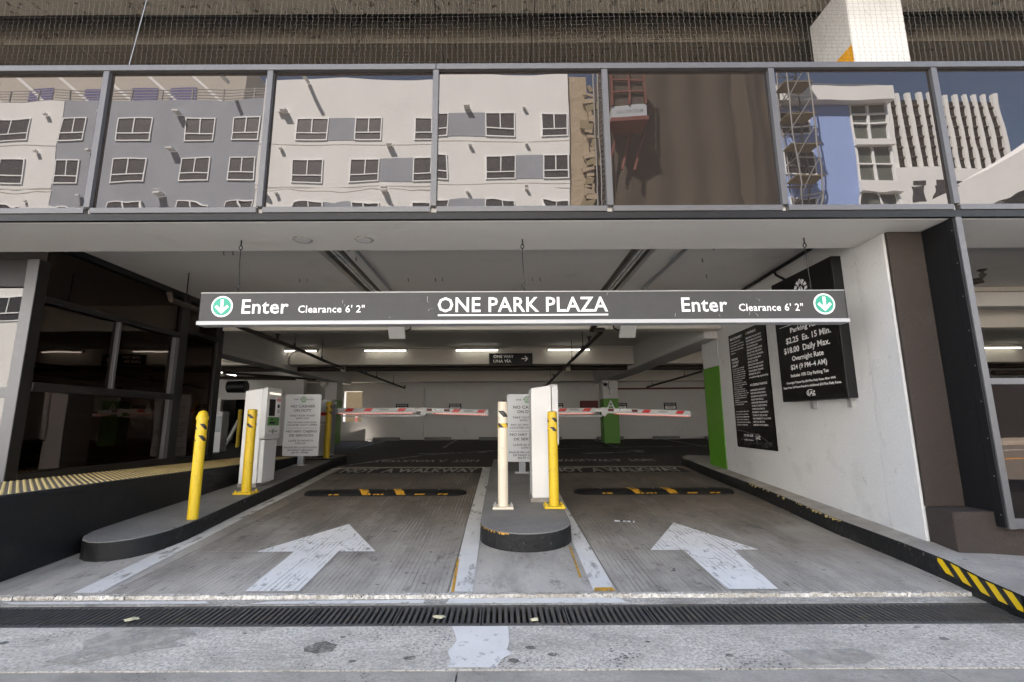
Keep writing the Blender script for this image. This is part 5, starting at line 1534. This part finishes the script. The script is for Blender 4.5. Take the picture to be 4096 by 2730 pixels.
leaf(-.37, 3.0, .004, .028, 2, 'larger pale dried leaf lying on the drain grate left of centre', M['leaf'])
leaf(.178, 2.955, .004, .02, 5, 'small round pale leaf at the front edge of the drain grate', M['leaf'])
leaf(-2.16, 2.985, .004, .04, 8, 'torn tan leaf on the left part of the drain', M['leaf'])
leaf(-2.6, 2.435, .003, .012, 4, 'tiny orange scrap by the gutter joint at lower left', M['dome'])
t = thing('dropped_ticket', 'dropped white ticket with a dark band on the right lane', 'ticket', (1.25, 5.12, road(5.12)))
u = Vector((1, -.18, -.009)).normalized(); v = Vector((.18, 1, .05)).normalized(); c = Vector((1.255, 5.12, road(5.12) + .006))
b = MB(); flat(b, c, u, v, [(-.1, -.032), (.1, -.032), (.1, .032), (-.1, .032)]).build('paper', M['sign_white'], t)
b = MB(); flat(b, c + Z1 * .002, u, v, [(-.045, -.032), (-.015, -.032), (-.015, .032), (-.045, .032)])
flat(b, c + Z1 * .002, u, v, [(.06, -.032), (.085, -.032), (.085, .032), (.06, .032)]); disc(b, c + Z1 * .002 + u * .02, u, v, .016, 12); b.build('print', M['black_sign'], t)

# ================================================================== ACROSS THE STREET (mirrored in the glass)
YB = -20.0


def window(t, x0, x1, z0, z1, yy=YB, low=True, sash=True):
    b = MB(); f = .065
    zm = z0 + (z1 - z0) * .33
    for bx in ((x0, x1, z0, z0 + f), (x0, x1, z1 - f, z1), (x0, x0 + f, z0 + f, z1 - f), (x1 - f, x1, z0 + f, z1 - f), (x0 + f, x1 - f, zm - f / 2, zm + f / 2), ((x0 + x1) / 2 - f / 2, (x0 + x1) / 2 + f / 2, zm + f / 2, z1 - f)):
        b.box(bx[0], bx[1], yy + .002, yy + .06, bx[2], bx[3])
    w = b.build('window', M['o_frame'], t)
    b = MB(); b.box(x0 + f, x1 - f, yy + .004, yy + .02, z0 + f, z1 - f); b.build('pane', M['o_pane'], w)


def hood(t, x, z, s, yy=YB):
    MB().box(x - .2 * s, x + .2 * s, yy + .05, yy + .05 + .42 * s, z - .05, z + .05).build('vent_hood', M['o_white'], t)


ab = thing('apartment_building', 'white and blue grey stucco apartment block mirrored in the left panes', 'building', (-10, YB, 0))
MB().box(-60, -27.76, YB - 12, YB, 0, 21.35).build('white_wall', M['o_white'], ab)
MB().box(-27.74, -15.02, YB - 12, YB - .02, 0, 21.45).build('blue_wall', M['o_blue'], ab)
MB().box(-15.0, 4.3, YB - 14, YB + .02, 0, 22.9).build('white_wall', M['o_white'], ab)
MB().box(-60, -18.2, YB - 11.5, YB - 3, 21.5, 27).build('penthouse_wall', M['o_beige'], ab)
for x in (-44, -39, -33.5, -29.5, -26.2, -23.4):
    MB().box(x, x + 1.9, YB - 3, YB - 2.95, 21.6, 24.6).build('penthouse_window', M['o_purple'], ab)
for z in (21.7, 21.9, 22.1, 22.3, 22.5):
    MB().box(-45, -15.1, YB - .5, YB - .46, z, z + .05).build('roof_rail', M['o_steel'], ab)
for x in range(-44, -15, 2):
    MB().box(x, x + .07, YB - .52, YB - .44, 21.46, 22.55).build('rail_post', M['o_steel'], ab)
for x in range(-44, -19, 3):
    MB().obox((x, YB - 1.6, 23.6), Vector((.75, 0, -.66)), Y1, Vector((.66, 0, .75)), 3.4, .08, .08).build('trellis_bar', M['o_white'], ab)
zr_ = ((18.6, 20.2), (15.8, 17.4), (13.0, 14.66), (10.2, 11.8), (7.4, 9))
for (z0, z1) in zr_:
    for (x0, x1) in ((-32.5, -29.6), (-41, -39)):
        window(ab, x0, x1, z0, z1, YB)
    for (x0, x1) in ((-27.9 + .2, -26.15), (-24.1, -22.0), (-19.9, -18.02), (-16.8, -15.1)):
        window(ab, x0, x1, z0, z1, YB - .02)
for i, (z0, z1) in enumerate(zr_):
    odd = i % 2
    if not odd:
        wl_ = [(-12.85, -10.95), (-9.25, -7.55), (-5.45, -3.28), (-.94, .91), (2.6, 4.2)]; bl = [(-10.94, -9.26), (-3.27, -.95)]
    else:
        wl_ = [(-13.0, -11.05), (-9.45, -7.6), (-5.42, -3.3), (-.96, .93), (2.7, 4.25)]; bl = [(-7.59, -5.43), (.94, 2.69)]
    for a, c in wl_: window(ab, a, c, z0, z1, YB + .02)
    for a, c in bl: MB().box(a, c, YB + .022, YB + .04, z0, z1).build('blue_panel', M['o_blue'], ab)
for x, z, s in ((-28.6, 20.35, .5), (-25.3, 20.5, .5), (-20.3, 20.4, 1.0), (-28.9, 17.85, .5), (-25.6, 17.9, .5), (-20.5, 17.9, 1.0), (-29.1, 15.0, .5), (-25.9, 15.1, .5), (-20.9, 15.1, 1.0),
                (-13.9, 20.6, .5), (-13.6, 20.6, 1.0), (-13.7, 18.0, .5), (-14.4, 15.1, .5), (-13.8, 15.2, .5), (-7.0, 18.2, .9), (-7.2, 15.3, .9), (-2.1, 20.5, .9), (-1.9, 18.0, .5), (1.5, 20.5, .5), (1.6, 18.1, .5), (-2.1, 15.1, .5), (1.6, 15.3, .5)):
    hood(ab, x, z, s)
for x in (-17.4, -12.4):
    MB().tube([(x, YB + .1, 22.6), (x + .1, YB + 1.2, 22.4)], .12, 6).build('awning_bracket', M['o_white'], ab)
for z in (18.3, 15.5, 12.7):
    MB().box(-60, -27.76, YB + .001, YB + .012, z - .02, z + .02).build('reveal_joint', M['o_beige'], ab)
    MB().box(-15.0, 4.3, YB + .021, YB + .03, z - .02, z + .02).build('reveal_joint', M['o_beige'], ab)

sb = thing('wrapped_building', 'building under brown scaffold sheeting mirrored in the middle pane', 'building', (11, YB, 0))
b = MB(); random.seed(21)
nx_, nz_ = 60, 26
for j in range(nz_ + 1):
    for i in range(nx_ + 1):
        x = 7.0 + 9.9 * i / nx_; z = 26 * j / nz_
        y = YB + .5 + .12 * math.sin(i * .5 + .4 * math.sin(j * .7)) * (1 if i < 46 else 2.2) + .06 * math.sin(j * 1.1) + (.5 * math.exp(-((i - 50) / 1.6) ** 2))
        b.v.append((x, y, z))
for j in range(nz_):
    for i in range(nx_):
        a = j * (nx_ + 1) + i
        b.f.append((a, a + 1, a + nx_ + 2, a + nx_ + 1))
b.build('sheeting', M['o_wrap'], sb, smooth=True)
MB().box(7.0, 16.9, YB - 12, YB, 0, 25.5).build('building_core', M['o_wrap'], sb)
MB().box(4.32, 5.5, YB - 10, YB - .1, 0, 22.8).build('papered_wall', M['o_burlap'], sb)
for i in range(34):
    z = 8 + i * .42; x = 5.35 + random.uniform(0, .5)
    MB().obox((x, YB + .05, z), Vector((math.cos(a_ := random.uniform(-.5, .5)), 0, math.sin(a_))), Y1, Vector((-math.sin(a_), 0, math.cos(a_))), random.uniform(.12, .45), .06, random.uniform(.08, .3)).build('torn_paper', M['o_burlap'] if i % 3 else M['o_wood'], sb)
for i, x in enumerate((5.9, 6.15, 6.5, 6.8)):
    MB().tube([(x, YB + .2 + .1 * (i % 2), 0), (x, YB + .2, 26)], .05, 6).build('mast_pole', M['o_steel'], sb)
b = MB()
for i in range(70):
    z = 3 + i * .33
    b.tube([(6.15, YB + .2, z), (6.5, YB + .2, z + .3)], .025, 4); b.tube([(6.5, YB + .2, z), (6.15, YB + .2, z + .02)], .025, 4)
b.build('mast_lattice', M['o_steel'], sb)
hb = thing('hoist_cabin', 'dull red builders hoist cabin mirrored beside the brown sheeting', 'hoist', (7.5, YB + 1.6, 18))
MB().box(6.65, 8.55, YB + .9, YB + 2.0, 18.75, 19.5).build('base_skirt', M['sign_grey'], hb)
MB().box(6.55, 8.62, YB + .8, YB + 2.1, 18.5, 18.73).build('underframe', M['o_red'], hb)
for x in (6.62, 7.55, 8.48):
    MB().box(x, x + .1, YB + 1.95, YB + 2.07, 19.5, 22.6).build('cabin_post', M['o_red'], hb)
    MB().box(x, x + .1, YB + .9, YB + 1.02, 19.5, 22.6).build('cabin_post', M['o_red'], hb)
for z in (20.3, 21.1, 22.5):
    MB().box(6.62, 8.58, YB + 1.955, YB + 2.065, z, z + .09).build('cabin_rail', M['o_red'], hb)
MB().box(6.75, 8.45, YB + 1.05, YB + 1.9, 19.52, 22.4).build('mesh_wall', M['o_wrap'], hb)
for x in (6.75, 7.6, 8.4):
    MB().obox((x, YB + 1.0, 17.2), Vector((.3, 0, .95)), Y1, Vector((.95, 0, -.3)), 1.3, .06, .07).build('brace', M['o_red'], hb)
text(hb, 'lettering', M['mgrey'], (8.45, YB + 2.004, 19.02), -X1, Z1, [("McDONOUGH", .1, 0, 1.45, .2)], 0.03)

bb = thing('blue_building', 'pale blue block with white bands and a glass corner mirrored at right', 'building', (21, YB, 0))
MB().box(17.0, 24.5, YB - 9, YB + .5, 20.72, 21.7).build('roof_band', M['o_white'], bb)
MB().box(16.95, 21.9, YB - 9, YB, 0, 20.7).build('blue_wall', M['o_sky'], bb)
MB().box(21.95, 24.2, YB - 9, YB - .1, 0, 20.7).build('stair_glass', M['o_bayglass'], bb)
for z in (17.85, 15.0, 12.2):
    MB().box(21.92, 24.4, YB - 9, YB + .25, z, z + .42).build('floor_band', M['o_white'], bb)
for x in (21.95, 23.05, 24.2):
    MB().box(x, x + .12, YB - .09, YB + .03, 0, 20.7).build('glass_mullion', M['o_frame'], bb)
for z in (13.9, 16.6, 19.4, 20.0):
    MB().box(22.08, 24.19, YB - .09, YB + .02, z, z + .09).build('glass_transom', M['o_frame'], bb)
for z in (21.75, 21.9, 22.05, 22.2, 22.35):
    MB().box(17, 24.2, YB - .3, YB - .26, z, z + .04).build('roof_rail', M['o_steel'], bb)
for z0 in (18.7, 15.9, 13.1): window(bb, 17.4, 19.3, z0, z0 + 1.6)
sc = thing('scaffold', 'steel scaffold tower mirrored in front of the pale blue block', 'scaffold', (17.8, YB + 1.2, 0))
b = MB()
for x in (17.1, 18.3):
    for y in (YB + .8, YB + 1.8): b.tube([(x, y, 0), (x, y, 23)], .045, 5)
for i in range(11):
    z = 2 + i * 2
    for y in (YB + .8, YB + 1.8):
        b.tube([(17.1, y, z), (18.3, y, z)], .035, 5); b.tube([(17.1, y, z), (18.3, y, z + 2)], .03, 5)
    b.tube([(17.1, YB + .8, z), (17.1, YB + 1.8, z)], .03, 5)
b.build('tubes', M['o_steel'], sc)
for i in range(8): MB().box(16.9, 18.5, YB + .8, YB + 1.8, 8.9 + i * 2, 8.96 + i * 2).build('deck_board', M['o_wood'], sc)

tw = thing('office_tower', 'tall dark tower with white vertical fins mirrored at far right', 'building', (69, -60, 0))
MB().box(60.4, 77.6, -85, -60.5, 0, 50.5).build('glazing', M['o_dark'], tw)
for i in range(12):
    x = 60.5 + i * 1.54
    MB().box(x, x + .55, -60.6, -60.15, 38.5, 51.6).build('fin', M['o_white'], tw)
for i in range(7):
    MB().box(60.4, 77.6, -60.49, -60.3, 38.9 + i * 1.75, 39.1 + i * 1.75).build('spandrel', M['o_wrap'], tw)
MB().box(58, 80, -86, -59.2, 0, 38.4).build('podium_wall', M['o_white'], tw)
for i in range(4):
    MB().box(61.5 + i * 3.2, 63.2 + i * 3.2, -59.19, -59.1, 33.6, 36.2).build('podium_window', M['o_pane'], tw)
cn = thing('curved_canopy', 'sweeping white curved parapet mirrored at the lower right', 'building', (29, YB, 0))
top = [(24.45, 13.95), (25.6, 14.35), (27.7, 15.2), (30, 16.35), (32.6, 17.9), (36, 20.2), (42, 24)]
bot = [(42, 21), (36, 17.3), (32.1, 15.2), (30.2, 14.3), (27.7, 13.8), (26, 13.2), (24.45, 12.6)]
MB().prism(top + bot, lambda a, c, d: (a, d, c), YB - 2, YB).build('parapet', M['o_white'], cn)
MB().box(24.45, 42, YB - 8, YB - 1.2, 0, 13.1).build('wall', M['o_white'], cn)
MB().prism([(27.7, 13.1), (30.2, 13.1), (36, 13.1), (42, 13.1), (42, 21), (36, 17.3), (32.1, 15.2), (30.2, 14.3), (27.7, 13.7)], lambda a, c, d: (a, d, c), YB - 3, YB - 1.3).build('glazing', M['o_bayglass'], cn)
for i in range(5):
    MB().obox((29.5 + i * 2.2, YB - 1.2, 13.6 + i * .9), Vector((.5, 0, -.86)), Y1, Vector((.86, 0, .5)), 2.0, .08, .25 if i % 2 else .06).build('brace', M['o_white'], cn)
# far pavement, its kerb and the street lines
fpv = sroot('far_pavement', (0, -15, 0))
MB().box(-100, 100, -19.9, -15.2, -.3, .12).build('far_slab', M['sidewalk'], fpv)
MB().box(-100, 100, -15.19, -15.0, -.3, .14).build('far_kerb', M['gutter'], fpv)
for y in (-7.0, -7.25):
    MB().box(-100, 100, y, y + .11, -.0035, .0005).build('yellow_line', M['orange'], fpv)
MB().box(-100, 100, -11.3, -11.15, -.0035, .0005).build('white_line', M['o_frame'], fpv)
tag(MB().box(4.31, 16.9, -19.6, -19.3, .1, 2.6).build('hoarding', M['o_beige'], None, (10, -19.5, .1)), 'beige site hoarding across the street at the foot of the sheeted building', 'hoarding')
tag(MB().box(16.95, 42, -19.8, -19.6, .1, 3.4).build('shopfront', M['o_pane'], None, (30, -19.7, .1)), 'dark shopfront across the street under the pale blue block', 'shopfront')

flush_text()
